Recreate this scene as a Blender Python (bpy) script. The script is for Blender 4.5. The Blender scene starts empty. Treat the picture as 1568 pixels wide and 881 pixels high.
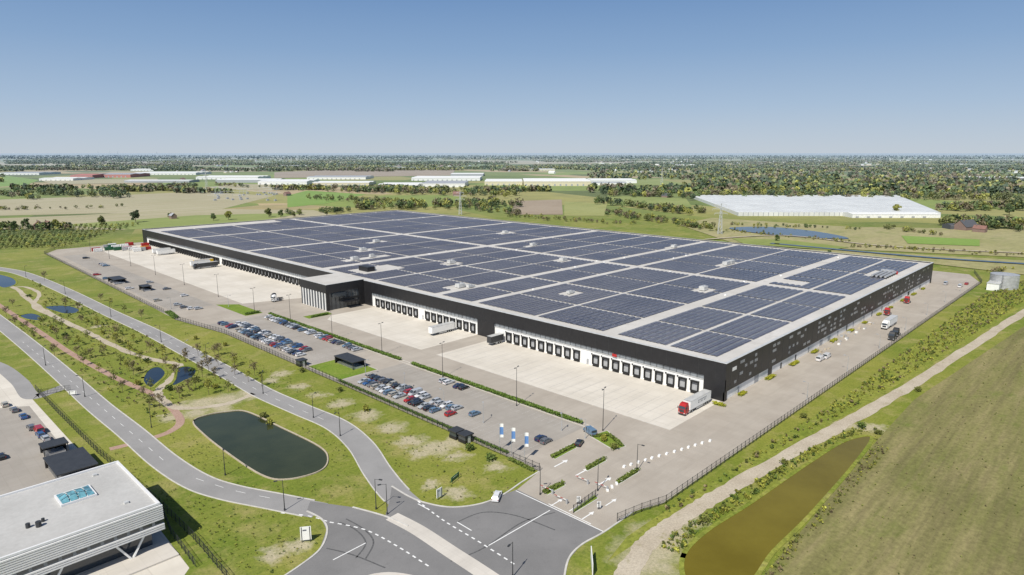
import bpy, math, random
import numpy as np
from mathutils import Vector, Matrix
from mathutils.geometry import tessellate_polygon
random.seed(7)
R=random.Random(11)
NR=np.random.RandomState(5)

# ------------------------------------------------------------------ site frame
# world origin = near corner of the distribution centre; +X along its right side, +Y along its front
FPX=1010.0; W=1568.0; HH=881.0
PITCH=math.atan(206.5/FPX); SP,CP=math.sin(PITCH),math.cos(PITCH)
AZ=math.radians(43.8)
FW=(math.cos(AZ),math.sin(AZ)); RT=(math.sin(AZ),-math.cos(AZ))
CAM=(-196.0,-91.8,80.0)
def P(x,y,z=0.0):
    """survey point read off the aerial photograph, intersected with the plane of height z"""
    a=x-W/2; v=y-HH/2
    fw=FPX*CP-v*SP; dn=FPX*SP+v*CP
    t=(CAM[2]-z)/dn
    F=t*fw; r=t*a
    return (CAM[0]+FW[0]*F+RT[0]*r, CAM[1]+FW[1]*F+RT[1]*r)
def PF(x,F):
    r=(x-W/2)/(FPX/CP)*F
    return (CAM[0]+FW[0]*F+RT[0]*r, CAM[1]+FW[1]*F+RT[1]*r)
def PP(l): return [P(*p) for p in l]

# ------------------------------------------------------------------ materials
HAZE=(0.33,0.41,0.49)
def newmat(name):
    m=bpy.data.materials.new(name); m.use_nodes=True
    nt=m.node_tree; nt.nodes.clear()
    out=nt.nodes.new('ShaderNodeOutputMaterial'); b=nt.nodes.new('ShaderNodeBsdfPrincipled')
    nt.links.new(b.outputs[0],out.inputs[0])
    return m,nt,b
def N(nt,t,**k):
    n=nt.nodes.new(t)
    for a,v in k.items(): setattr(n,a,v)
    return n
def rgba(c): return (c[0],c[1],c[2],1)
def mix(nt,f,a,b,mode='MIX'):
    n=N(nt,'ShaderNodeMix',data_type='RGBA',blend_type=mode)
    for s,val in ((n.inputs[0],f),(n.inputs[6],a),(n.inputs[7],b)):
        if hasattr(val,'is_linked'): nt.links.new(val,s)
        elif isinstance(val,(tuple,list)): s.default_value=rgba(val)
        else: s.default_value=val
    return n.outputs[2]
def math_(nt,op,a,b=None,clamp=False):
    n=N(nt,'ShaderNodeMath',operation=op); n.use_clamp=clamp
    for i,val in enumerate((a,b)):
        if val is None: continue
        if hasattr(val,'is_linked'): nt.links.new(val,n.inputs[i])
        else: n.inputs[i].default_value=val
    return n.outputs[0]
def pos(nt,scale=(1,1,1),rot=0):
    g=N(nt,'ShaderNodeNewGeometry'); m=N(nt,'ShaderNodeMapping')
    m.inputs['Scale'].default_value=scale; m.inputs['Rotation'].default_value=(0,0,rot)
    nt.links.new(g.outputs['Position'],m.inputs[0]); return m.outputs[0]
def noise(nt,vec,scale,detail=4,rough=.6,lo=.35,hi=.65):
    n=N(nt,'ShaderNodeTexNoise'); n.inputs['Scale'].default_value=scale
    n.inputs['Detail'].default_value=detail; n.inputs['Roughness'].default_value=rough
    nt.links.new(vec,n.inputs['Vector'])
    r=N(nt,'ShaderNodeMapRange'); r.inputs[1].default_value=lo; r.inputs[2].default_value=hi
    nt.links.new(n.outputs[0],r.inputs[0]); return r.outputs[0]
def haze(nt,col,dist=9500.):  # aerial haze put into the base colour, growing with distance from origin
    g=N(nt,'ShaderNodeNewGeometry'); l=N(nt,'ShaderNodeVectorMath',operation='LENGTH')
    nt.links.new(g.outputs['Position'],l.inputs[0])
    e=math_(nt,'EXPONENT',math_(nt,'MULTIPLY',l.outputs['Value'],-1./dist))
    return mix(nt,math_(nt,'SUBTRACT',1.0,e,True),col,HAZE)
def setc(nt,b,c):
    if hasattr(c,'is_linked'): nt.links.new(c,b.inputs['Base Color'])
    else: b.inputs['Base Color'].default_value=rgba(c)
def simple(name,c,rough=.6,metal=0.,spec=.5,var=.12,scale=.6,hz=False):
    m,nt,b=newmat(name)
    p=pos(nt)
    f=noise(nt,p,scale,5,.65)
    col=mix(nt,f,tuple(x*(1-var) for x in c),tuple(min(1,x*(1+var)) for x in c))
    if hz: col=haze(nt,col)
    setc(nt,b,col)
    b.inputs['Roughness'].default_value=rough; b.inputs['Metallic'].default_value=metal
    b.inputs['Specular IOR Level'].default_value=spec
    return m
def surf(name,c1,c2,s1=.05,s2=1.2,rough=.95,dirt=None,streak=None,hz=False,fine=.25,streak2=None):
    """large tonal patches + fine grain (+ optional dirt blotches / directional streaks)"""
    m,nt,b=newmat(name); p=pos(nt)
    col=mix(nt,noise(nt,p,s1,6,.65),c1,c2)
    if dirt: col=mix(nt,noise(nt,p,s1*2.7,8,.7,.55,.72),col,dirt)
    for st in (streak,streak2):
        if st:
            sp=pos(nt,st[1],st[2] if len(st)>2 else 0)
            col=mix(nt,noise(nt,sp,1,5,.7,.45,.75),col,st[0])
    g=noise(nt,p,s2,6,.75,.3,.7)
    dark=mix(nt,1.0,col,(1-fine,)*3,'MULTIPLY'); lite=mix(nt,1.0,col,(1+fine,)*3,'MULTIPLY')
    col=mix(nt,g,dark,lite)
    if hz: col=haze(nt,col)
    setc(nt,b,col); b.inputs['Roughness'].default_value=rough
    b.inputs['Specular IOR Level'].default_value=.2
    return m

def ground_mat():
    m,nt,b=newmat('meadow_ground'); p=pos(nt)
    a=mix(nt,noise(nt,p,.018,6,.6),(.140,.190,.022),(.250,.255,.050))
    a=mix(nt,noise(nt,p,.09,7,.7,.50,.70),a,(.33,.29,.11))
    a=mix(nt,noise(nt,p,.23,6,.7,.55,.75),a,(.095,.145,.016))
    st=pos(nt,(.03,.55,1)); a=mix(nt,math_(nt,'MULTIPLY',noise(nt,st,1,5,.7,.5,.8),.5),a,(.32,.30,.085))
    # bare sand showing through the grass at worked spots
    dn=N(nt,'ShaderNodeTexNoise'); dn.inputs['Scale'].default_value=.22; dn.inputs['Detail'].default_value=7; dn.inputs['Roughness'].default_value=.7
    nt.links.new(p,dn.inputs['Vector'])
    dv=N(nt,'ShaderNodeVectorMath',operation='MULTIPLY_ADD'); nt.links.new(dn.outputs['Color'],dv.inputs[0]); dv.inputs[1].default_value=(13,13,0); dv.inputs[2].default_value=(-6.5,-6.5,0)
    ad=N(nt,'ShaderNodeVectorMath',operation='ADD'); nt.links.new(dv.outputs[0],ad.inputs[0]); nt.links.new(p,ad.inputs[1])
    acc=0.0
    for x,y,r in ((668,686,5.),(690,680,4),(645,694,4),(455,592,3.5),(490,605,3),(520,618,4),(560,636,4.5),(600,656,4.5),(630,676,4),(280,622,4),(310,618,5.5),(345,612,6),(385,604,5),(262,640,4),(300,633,4),(1300,652,4),(1335,655,4),(430,572,4),(415,583,3),(700,757,3),(1000,835,7),(985,858,6),(1020,815,5),(660,742,2.5),(340,625,4),(150,500,3),(120,470,3),(450,835,3),(420,850,3),(760,715,3),(1060,800,3),(700,700,3)):
        c=P(x,y); d_=N(nt,'ShaderNodeVectorMath',operation='DISTANCE'); nt.links.new(ad.outputs[0],d_.inputs[0]); d_.inputs[1].default_value=(c[0],c[1],0)
        rr_=N(nt,'ShaderNodeMapRange'); rr_.inputs[1].default_value=r*1.25; rr_.inputs[2].default_value=r*.45; nt.links.new(d_.outputs['Value'],rr_.inputs[0])
        acc=math_(nt,'MAXIMUM',rr_.outputs[0],acc)
    a=mix(nt,math_(nt,'MULTIPLY',acc,.85),a,(.47,.41,.30))
    g=noise(nt,p,1.6,6,.8,.3,.7)
    a=mix(nt,g,mix(nt,1.0,a,(.62,.67,.58),'MULTIPLY'),mix(nt,1.0,a,(1.28,1.24,1.24),'MULTIPLY'))
    # distant farmland patchwork
    v=N(nt,'ShaderNodeTexVoronoi'); v.inputs['Scale'].default_value=.0042; v.inputs['Randomness'].default_value=.85
    v.distance='CHEBYCHEV'
    nt.links.new(pos(nt,(1,.7,1),.5),v.inputs['Vector'])
    cr=N(nt,'ShaderNodeValToRGB'); sep=N(nt,'ShaderNodeSeparateColor')
    nt.links.new(v.outputs['Color'],sep.inputs[0]); nt.links.new(sep.outputs[0],cr.inputs[0])
    e=cr.color_ramp; e.interpolation='CONSTANT'
    cols=[(0,(.15,.19,.045)),(.2,(.25,.24,.08)),(.38,(.35,.28,.16)),(.5,(.12,.16,.035)),(.66,(.18,.23,.05)),(.8,(.30,.25,.12)),(.9,(.10,.125,.035))]
    e.elements[0].position=0; e.elements[0].color=rgba(cols[0][1]); e.elements[1].position=cols[1][0]; e.elements[1].color=rgba(cols[1][1])
    for q,c in cols[2:]:
        x=e.elements.new(q); x.color=rgba(c)
    far=mix(nt,noise(nt,p,.02,5,.7),cr.outputs[0],mix(nt,1.0,cr.outputs[0],(1.35,1.3,1.2),'MULTIPLY'))
    g2=N(nt,'ShaderNodeNewGeometry'); l=N(nt,'ShaderNodeVectorMath',operation='LENGTH'); nt.links.new(g2.outputs['Position'],l.inputs[0])
    r=N(nt,'ShaderNodeMapRange'); r.inputs[1].default_value=600; r.inputs[2].default_value=750; nt.links.new(l.outputs['Value'],r.inputs[0])
    a=mix(nt,r.outputs[0],a,far)
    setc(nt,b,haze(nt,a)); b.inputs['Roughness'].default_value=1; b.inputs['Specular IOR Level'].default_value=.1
    bp=N(nt,'ShaderNodeBump'); bp.inputs['Strength'].default_value=.5; bp.inputs['Distance'].default_value=.4
    n=N(nt,'ShaderNodeTexNoise'); n.inputs['Scale'].default_value=.9; n.inputs['Detail'].default_value=6; nt.links.new(p,n.inputs['Vector'])
    nt.links.new(n.outputs[0],bp.inputs['Height']); nt.links.new(bp.outputs[0],b.inputs['Normal'])
    return m
M={}
M['ground']=ground_mat()
def asphalt(name,c,c2):
    m,nt,b=newmat(name); p=pos(nt)
    a=mix(nt,noise(nt,p,.07,6,.6),c,c2)
    a=mix(nt,math_(nt,'MULTIPLY',noise(nt,p,.5,8,.75,.55,.75),.5),a,tuple(x*.7 for x in c))
    a=mix(nt,math_(nt,'MULTIPLY',noise(nt,p,6,4,.8,.3,.7),.35),a,tuple(min(1,x*1.35) for x in c2))
    setc(nt,b,a); b.inputs['Roughness'].default_value=.9; b.inputs['Specular IOR Level'].default_value=.3
    return m
M['asphalt']=asphalt('road_asphalt',(.235,.230,.225),(.30,.293,.287))
M['asphalt_dark']=asphalt('junction_asphalt',(.165,.162,.16),(.215,.21,.207))
M['skid']=simple('tyre_rubber_marks',(.10,.10,.10),.9,var=.3,scale=2)
def paving(name,c1,c2,bx=1.0,by=1.0,ln=.8,stain=.75):
    m,nt,b=newmat(name); p=pos(nt)
    a=mix(nt,noise(nt,p,.06,6,.6),c1,c2)
    br=N(nt,'ShaderNodeTexBrick'); br.offset=0.0
    br.inputs['Color1'].default_value=(1,1,1,1); br.inputs['Color2'].default_value=(.95,.95,.95,1); br.inputs['Mortar'].default_value=(ln,ln,ln,1)
    br.inputs['Scale'].default_value=1; br.inputs['Mortar Size'].default_value=.02*bx; br.inputs['Brick Width'].default_value=bx; br.inputs['Row Height'].default_value=by
    nt.links.new(p,br.inputs['Vector'])
    a=mix(nt,1.0,a,br.outputs[0],'MULTIPLY')
    a=mix(nt,math_(nt,'MULTIPLY',noise(nt,pos(nt,(.04,.3,1)),1,8,.7,.48,.8),.6),a,tuple(x*stain for x in c1))
    a=mix(nt,math_(nt,'MULTIPLY',noise(nt,pos(nt,(.3,.05,1)),1,8,.7,.5,.8),.4),a,tuple(x*stain for x in c1))
    a=mix(nt,math_(nt,'MULTIPLY',noise(nt,p,.35,8,.8,.55,.75),.4),a,tuple(x*stain for x in c1))
    setc(nt,b,a); b.inputs['Roughness'].default_value=.85; b.inputs['Specular IOR Level'].default_value=.3
    return m
M['pave']=paving('brick_paving',(.385,.34,.285),(.45,.405,.345),5,5,.93,.8)
M['apron']=paving('concrete_apron',(.60,.555,.48),(.68,.635,.56),6,8,.86,.82)
M['lot']=paving('parking_paving',(.33,.30,.262),(.39,.36,.32),2.6,5.2,.9,.8)
M['bike']=paving('pale_path',(.58,.54,.48),(.64,.60,.54),3,3,.9)
M['kerb']=simple('kerb_concrete',(.54,.52,.48),.8)
M['mark']=simple('white_marking',(.78,.78,.76),.7,var=.1,scale=3)
M['bayline']=simple('bay_line_stones',(.45,.43,.40),.8,var=.2,scale=3)
M['sand']=surf('sandy_track',(.41,.35,.265),(.50,.44,.345),.1,2.,dirt=(.30,.27,.15))
M['redpath']=surf('red_brick_path',(.36,.235,.185),(.42,.29,.23),.2,2.)
M['bank']=surf('grassy_bank',(.15,.195,.025),(.26,.265,.05),.05,.8,dirt=(.33,.29,.11),fine=.4)
M['lawn']=surf('green_lawn',(.13,.21,.022),(.19,.25,.04),.08,1.5,dirt=(.27,.27,.08),fine=.35)
M['rough']=surf('rough_field',(.160,.165,.050),(.235,.215,.085),.02,.8,dirt=(.13,.165,.03),streak=((.30,.25,.125),(.02,.16,1),-.05),streak2=((.15,.13,.06),(.012,.3,1),-.05),fine=.3)
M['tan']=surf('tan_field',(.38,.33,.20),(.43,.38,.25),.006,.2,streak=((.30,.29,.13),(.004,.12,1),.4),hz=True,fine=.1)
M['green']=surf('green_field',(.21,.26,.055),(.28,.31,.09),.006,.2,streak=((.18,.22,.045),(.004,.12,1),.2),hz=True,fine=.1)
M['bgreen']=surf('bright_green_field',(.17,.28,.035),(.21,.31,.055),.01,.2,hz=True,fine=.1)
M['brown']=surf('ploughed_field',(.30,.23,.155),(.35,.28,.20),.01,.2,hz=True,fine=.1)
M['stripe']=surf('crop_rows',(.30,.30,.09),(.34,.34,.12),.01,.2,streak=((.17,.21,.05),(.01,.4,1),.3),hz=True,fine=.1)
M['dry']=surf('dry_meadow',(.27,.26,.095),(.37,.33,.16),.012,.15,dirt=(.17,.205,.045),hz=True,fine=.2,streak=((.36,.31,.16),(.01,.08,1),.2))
def water(name,c,c2,rough=.08):
    m,nt,b=newmat(name); p=pos(nt)
    setc(nt,b,mix(nt,noise(nt,p,.06,5,.6),c,c2)); b.inputs['Roughness'].default_value=rough
    b.inputs['Specular IOR Level'].default_value=.3
    bp=N(nt,'ShaderNodeBump'); bp.inputs['Strength'].default_value=.25; bp.inputs['Distance'].default_value=.05
    n=N(nt,'ShaderNodeTexNoise'); n.inputs['Scale'].default_value=1.5; nt.links.new(p,n.inputs['Vector'])
    nt.links.new(n.outputs[0],bp.inputs['Height']); nt.links.new(bp.outputs[0],b.inputs['Normal'])
    return m
M['water']=water('dark_water',(.034,.042,.016),(.052,.060,.024))
M['mudwater']=water('muddy_water',(.135,.105,.006),(.175,.14,.012),.15)
M['bluewater']=water('stream_water',(.012,.02,.03),(.03,.04,.045))
M['black']=simple('black_cladding',(.016,.016,.018),.45,var=.15)
M['white']=simple('white_cladding',(.82,.82,.80),.5,var=.04)
M['roof']=surf('roof_membrane',(.50,.48,.445),(.58,.56,.53),.04,1.5,rough=.8,dirt=(.44,.42,.385),fine=.07)
M['trim']=simple('aluminium_trim',(.62,.62,.60),.4,.2)
M['glass']=simple('facade_glass',(.05,.06,.07),.12,spec=.8)
M['strip']=simple('window_strip',(.20,.22,.24),.2,spec=.7,var=.25,scale=.3)
M['door']=simple('dock_door_grey',(.36,.37,.38),.6)
M['rubber']=simple('rubber_black',(.014,.014,.014),.8)
M['steel']=simple('galvanised_steel',(.46,.47,.48),.45,.3)
M['dsteel']=simple('dark_steel',(.05,.052,.055),.5,.2)
def pvmat():
    m,nt,b=newmat('solar_glass'); p=pos(nt)
    br=N(nt,'ShaderNodeTexBrick'); br.offset=0
    br.inputs['Color1'].default_value=(.066,.068,.092,1); br.inputs['Color2'].default_value=(.088,.090,.118,1); br.inputs['Mortar'].default_value=(.30,.30,.31,1)
    br.inputs['Scale'].default_value=1; br.inputs['Mortar Size'].default_value=.045; br.inputs['Brick Width'].default_value=1.65; br.inputs['Row Height'].default_value=1.0
    nt.links.new(p,br.inputs['Vector'])
    c=mix(nt,noise(nt,p,.03,3,.5),br.outputs[0],mix(nt,1.,br.outputs[0],(1.3,1.28,1.22),'MULTIPLY'))
    setc(nt,b,c); b.inputs['Roughness'].default_value=.28; b.inputs['Specular IOR Level'].default_value=.5
    return m
M['pv']=pvmat()
M['louver']=simple('white_louver',(.72,.72,.72),.5,var=.04)
M['louver_gap']=simple('louver_backing',(.25,.26,.27),.6)  # grey wall face behind the white louver slats
M['greyroof']=surf('grey_roof_felt',(.42,.415,.40),(.49,.485,.47),.1,1.2,fine=.08)
M['skyglass']=simple('skylight_glass',(.14,.34,.40),.1,spec=.8,var=.3,scale=1.)
M['bark']=simple('bark',(.12,.09,.06),.9)
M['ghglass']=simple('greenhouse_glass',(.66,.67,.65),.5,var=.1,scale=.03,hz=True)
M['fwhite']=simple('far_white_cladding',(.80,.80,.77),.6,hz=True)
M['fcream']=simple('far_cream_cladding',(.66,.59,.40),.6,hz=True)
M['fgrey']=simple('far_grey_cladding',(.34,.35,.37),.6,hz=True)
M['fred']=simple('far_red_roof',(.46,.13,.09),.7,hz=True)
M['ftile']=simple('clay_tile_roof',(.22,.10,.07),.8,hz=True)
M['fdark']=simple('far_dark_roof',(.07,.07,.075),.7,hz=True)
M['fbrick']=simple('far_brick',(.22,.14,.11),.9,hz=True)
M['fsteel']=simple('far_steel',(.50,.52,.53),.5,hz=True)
M['redp']=simple('red_paint',(.40,.02,.02),.35); M['bluep']=simple('blue_flag_cloth',(.12,.25,.52),.7)
M['greenp']=simple('green_paint',(.02,.12,.05),.5); M['yellow']=simple('yellow_paint',(.7,.45,.02),.5)
M['lampglass']=simple('clear_lens',(.5,.5,.5),.2)
def leafmat():
    m,nt,b=newmat('foliage'); a=N(nt,'ShaderNodeAttribute',attribute_name='tint')
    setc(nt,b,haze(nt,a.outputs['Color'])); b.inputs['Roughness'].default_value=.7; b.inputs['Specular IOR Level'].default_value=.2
    return m
M['leaf']=leafmat()

# ------------------------------------------------------------------ mesh helpers
def link(o): bpy.context.scene.collection.objects.link(o); return o
class MB:
    def __init__(s): s.v=[];s.f=[];s.m=[];s.mats=[]
    def mi(s,k):
        if k not in s.mats: s.mats.append(k)
        return s.mats.index(k)
    def face(s,pts,k):
        i=len(s.v); s.v+=[tuple(p) for p in pts]; s.f.append(tuple(range(i,i+len(pts)))); s.m.append(s.mi(k))
    def box(s,x0,y0,z0,x1,y1,z1,k,top=None):
        i=len(s.v); s.v+=[(x0,y0,z0),(x1,y0,z0),(x1,y1,z0),(x0,y1,z0),(x0,y0,z1),(x1,y0,z1),(x1,y1,z1),(x0,y1,z1)]
        fs=[(0,3,2,1),(4,5,6,7),(0,1,5,4),(1,2,6,5),(2,3,7,6),(3,0,4,7)]
        for n,q in enumerate(fs): s.f.append(tuple(i+a for a in q)); s.m.append(s.mi(top if (n==1 and top) else k))
    def hexa(s,b,t,k,top=None):
        i=len(s.v); s.v+=[tuple(p) for p in b]+[tuple(p) for p in t]
        fs=[(3,2,1,0),(4,5,6,7),(0,1,5,4),(1,2,6,5),(2,3,7,6),(3,0,4,7)]
        for n,q in enumerate(fs): s.f.append(tuple(i+a for a in q)); s.m.append(s.mi(top if (n==1 and top) else k))
    def cyl(s,p0,p1,r0,r1,k,n=8):
        p0=Vector(p0);p1=Vector(p1);d=(p1-p0).normalized()
        a=d.orthogonal().normalized();b=d.cross(a); i=len(s.v)
        for p,r in((p0,r0),(p1,r1)):
            for j in range(n):
                t=2*math.pi*j/n; s.v.append(tuple(p+a*(r*math.cos(t))+b*(r*math.sin(t))))
        for j in range(n):
            s.f.append((i+j,i+(j+1)%n,i+n+(j+1)%n,i+n+j)); s.m.append(s.mi(k))
        s.f.append(tuple(i+n+j for j in range(n))); s.m.append(s.mi(k))
        s.f.append(tuple(i+n-1-j for j in range(n))); s.m.append(s.mi(k))
    def bar(s,p0,p1,w,k): s.cyl(p0,p1,w/2,w/2,k,4)
    def mesh(s,name):
        me=bpy.data.meshes.new(name); me.from_pydata(s.v,[],s.f)
        for k in s.mats: me.materials.append(M[k])
        me.polygons.foreach_set('material_index',s.m); me.update(); return me
    def build(s,name,loc=(0,0,0),rz=0):
        o=bpy.data.objects.new(name,s.mesh(name)); o.location=loc; o.rotation_euler=(0,0,rz); return link(o)
def inst(name,me,loc,rz=0,sc=1):
    o=bpy.data.objects.new(name,me); o.location=loc; o.rotation_euler=(0,0,rz); o.scale=(sc,)*3 if not isinstance(sc,tuple) else sc
    return link(o)
def cat(pts,n=8,closed=False):
    out=[];L=len(pts)
    rng=range(L) if closed else range(L-1)
    for i in rng:
        g=(lambda j: pts[j%L]) if closed else (lambda j: pts[max(0,min(L-1,j))])
        p0,p1,p2,p3=g(i-1),g(i),g(i+1),g(i+2)
        for k in range(n):
            t=k/n
            out.append(tuple(.5*((2*p1[c])+(-p0[c]+p2[c])*t+(2*p0[c]-5*p1[c]+4*p2[c]-p3[c])*t*t+(-p0[c]+3*p1[c]-3*p2[c]+p3[c])*t**3) for c in(0,1)))
    if not closed: out.append(tuple(pts[-1]))
    return out
def poly(name,pts,z,mat):
    vs=[Vector((p[0],p[1],0)) for p in pts]
    tr=tessellate_polygon([vs])
    me=bpy.data.meshes.new(name); fs=[]
    for t in tr:
        a,b,c=[vs[i] for i in t]
        fs.append(tuple(t) if (b-a).cross(c-a).z>0 else tuple(reversed(t)))
    me.from_pydata([(p.x,p.y,z) for p in vs],[],fs); me.materials.append(M[mat])
    return link(bpy.data.objects.new(name,me))
def offs(pts,d):
    out=[]
    for i,p in enumerate(pts):
        a=pts[max(0,i-1)];b=pts[min(len(pts)-1,i+1)]
        tx,ty=b[0]-a[0],b[1]-a[1];l=math.hypot(tx,ty) or 1
        out.append((p[0]-ty/l*d,p[1]+tx/l*d))
    return out
NOGO=[]   # (x,y,r2) discs where no scrub may grow
NOPOLY=[]
def block(pts,r):
    for i in range(len(pts)-1):
        a,c=pts[i],pts[i+1];L=math.hypot(c[0]-a[0],c[1]-a[1]);n=max(1,int(L/(r*.8)))
        for j in range(n): NOGO.append((a[0]+(c[0]-a[0])*j/n,a[1]+(c[1]-a[1])*j/n,r))
def ribbon(name,pts,w,z,mat,wob=0):
    block(pts,w/2+.7)
    l=offs(pts,w/2);r=offs(pts,-w/2)
    if wob:
        rr=random.Random(3)
        l=[(p[0]+rr.uniform(-wob,wob),p[1]+rr.uniform(-wob,wob)) for p in l]; r=[(p[0]+rr.uniform(-wob,wob),p[1]+rr.uniform(-wob,wob)) for p in r]
    b=MB()
    for i in range(len(pts)-1):
        b.face([(*r[i],z),(*r[i+1],z),(*l[i+1],z),(*l[i],z)],mat)
    return b.build(name)
def kerb_into(b,pts,w=.3,h=.14,mat='kerb',z0=0.):
    l=offs(pts,w/2);r=offs(pts,-w/2)
    for i in range(len(pts)-1):
        b.face([(*r[i],h),(*r[i+1],h),(*l[i+1],h),(*l[i],h)],mat)
        b.face([(*r[i],z0),(*r[i+1],z0),(*r[i+1],h),(*r[i],h)],mat)
        b.face([(*l[i+1],z0),(*l[i],z0),(*l[i],h),(*l[i+1],h)],mat)
def dashes(b,pts,dl,gap,w,z=.06):
    on=True;acc=0;seg=[pts[0]]
    for i in range(len(pts)-1):
        p,q=pts[i],pts[i+1];L=math.hypot(q[0]-p[0],q[1]-p[1]);t=0
        while True:
            need=(dl if on else gap)-acc
            if t+need<=L:
                t+=need;acc=0;c=(p[0]+(q[0]-p[0])*t/L,p[1]+(q[1]-p[1])*t/L)
                if on:
                    seg.append(c)
                    a,e=seg[0],seg[-1];tx,ty=e[0]-a[0],e[1]-a[1];l=math.hypot(tx,ty) or 1;nx,ny=-ty/l*w/2,tx/l*w/2
                    b.face([(a[0]-nx,a[1]-ny,z),(e[0]-nx,e[1]-ny,z),(e[0]+nx,e[1]+ny,z),(a[0]+nx,a[1]+ny,z)],'mark')
                seg=[c];on=not on
            else: acc+=L-t;break
def quads(name,V,tint,mat='leaf'):
    """V (n,4,3) tint (n,3)"""
    n=len(V);me=bpy.data.meshes.new(name)
    me.vertices.add(4*n);me.vertices.foreach_set('co',V.reshape(-1).astype(np.float32))
    me.loops.add(4*n);me.loops.foreach_set('vertex_index',np.arange(4*n,dtype=np.int32))
    me.polygons.add(n);me.polygons.foreach_set('loop_start',np.arange(0,4*n,4,dtype=np.int32))
    try: me.polygons.foreach_set('loop_total',np.full(n,4,dtype=np.int32))
    except Exception: pass
    me.materials.append(M[mat]);me.update(calc_edges=True)
    a=me.color_attributes.new('tint','FLOAT_COLOR','POINT')
    c=np.ones((n,4,4),dtype=np.float32);c[:,:,:3]=tint[:,None,:]
    a.data.foreach_set('color',c.reshape(-1));me.validate();return me
def leafquads(C,size):
    n=len(C);a=NR.normal(size=(n,3));a/=np.linalg.norm(a,axis=1)[:,None]
    b=NR.normal(size=(n,3));b-=a*(a*b).sum(1)[:,None];b/=np.linalg.norm(b,axis=1)[:,None]
    s=(size*NR.uniform(.6,1.3,n))[:,None];a=a*s*.5;b=b*s*.5*NR.uniform(.6,1,(n,1))
    return np.stack([C-a-b*.6,C+a*.7-b,C+a+b*.7,C-a*.6+b],1)
def inpoly(p,pl):
    x,y=p;c=False;j=len(pl)-1
    for i in range(len(pl)):
        if (pl[i][1]>y)!=(pl[j][1]>y) and x<(pl[j][0]-pl[i][0])*(y-pl[i][1])/(pl[j][1]-pl[i][1])+pl[i][0]: c=not c
        j=i
    return c
def clear(p):
    for q in NOGO:
        dx=p[0]-q[0];dy=p[1]-q[1]
        if dx*dx+dy*dy<q[2]*q[2]: return False
    for pl in NOPOLY:
        if inpoly(p,pl): return False
    return True
def sample(pl,n):
    xs=[p[0] for p in pl];ys=[p[1] for p in pl];o=[]
    k=0
    while len(o)<n and k<n*40:
        k+=1;p=(R.uniform(min(xs),max(xs)),R.uniform(min(ys),max(ys)))
        if inpoly(p,pl) and clear(p):o.append(p)
    return o

# ------------------------------------------------------------------ ground, roads, water
S=90000
poly('ground',[(-S,-S),(S,-S),(S,S),(-S,S)],0,'ground')
poly('site_pavement',[(-78,14),(-78.5,13),P(826,722),P(792,750),P(925,815),P(968,785),(-77,-17.5),(-70,-20),(300,-23),(330,-12),(330,10),(290,14),(2,14),(2,566),(-64,566),(-76,545),(-82,300),(-84,244),(-78,200)],.03,'pave')
poly('loading_yard',[(-32.5,.5),(0,.5),(0,107),(-32.5,107)],.04,'apron')
poly('loading_yard',[(-32.5,117),(0,117),(0,196),(-27,196),(-32.5,190)],.04,'apron')
poly('loading_yard',[(-46,254),(0,238),(0,545),(-40,545)],.04,'apron')
poly('car_park',[(-76,20),(-48.6,20),(-48.6,108),(-76,108)],.04,'lot')
poly('car_park',[(-76,132),(-48.6,132),(-48.6,222),(-78,222)],.04,'lot')
poly('car_park_road',[(-79,262),(-58,262),(-55,520),(-70,520)],.04,'lot')
poly('lawn',[(-76,109),(-60,109),(-60,131),(-76,131)],.05,'lawn')
poly('lawn',[(-57,226),(-48,226),(-48,254),(-57,262)],.05,'lawn')
poly('lawn',[(-38,198),(-25,198),(-24,204),(-38,204)],.05,'lawn')
isl=MB()
for q in ([(833,752),(862,738),(866,744),(838,759)],[(876,782),(910,758),(916,764),(880,786)],[(896,716),(924,700),(929,706),(900,722)],[(944,738),(974,718),(978,724),(948,742)],[(842,698),(876,680),(884,686),(850,704)],[(903,668),(930,660),(958,684),(940,690)]):
    poly('lawn',PP(q),.06,'lawn'); pq=PP(q); kerb_into(isl,pq+[pq[0]],.25,.14)
isl.build('island_kerb')
r1=cat(PP([(-60,405),(0,412),(40,421),(100,446),(165,478),(230,508),(290,540),(350,572),(403,602),(460,627),(515,651),(552,682),(578,722),(606,757),(650,795)]))
r2=cat(PP([(-70,440),(0,494),(50,534),(100,577),(150,622),(200,662),(250,705),(300,737),(350,754),(420,768),(490,782)]))
ribbon('road',r1,7,.030,'asphalt'); ribbon('road',r2,6.5,.034,'asphalt')
J=PP([(475,768),(540,777),(590,790),(597,765),(600,745),(625,760),(650,770),(690,777),(735,772),(770,758),(792,750),(925,815),(890,835),(870,858),(862,900),(800,1010),(430,1010),(400,905),(460,865),(490,840),(500,812),(492,794),(470,782)])
poly('road_junction',J,.038,'asphalt_dark'); NOPOLY.append(J)
ribbon('cycle_path',cat(PP([(600,791),(640,812),(690,845),(745,881),(830,940)])),3.6,.05,'bike')
poly('traffic_island',cat(PP([(560,885),(595,877),(640,884),(660,900),(600,905)]),4,True),.12,'bike')
sk_=MB()
for l in ([(700,800),(740,785),(790,790),(850,812)],[(520,800),(545,812),(560,832),(545,855)],[(530,795),(556,810),(572,830),(560,856)],[(690,860),(740,840),(800,800),(850,785)],[(500,840),(540,850),(590,870)]):
    kerb_into(sk_,cat(PP(l)),.35,.043,'skid',.039)
sk_.build('tyre_marks')
k=MB()
cut=lambda l,a,b:l[int(len(l)*a):int(len(l)*b)]
kerb_into(k,offs(cut(r1,0,.93),3.6)); kerb_into(k,offs(cut(r1,0,.94),-3.6))
kerb_into(k,offs(cut(r2,0,.97),3.4)); kerb_into(k,offs(cut(r2,0,.98),-3.4))
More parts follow.
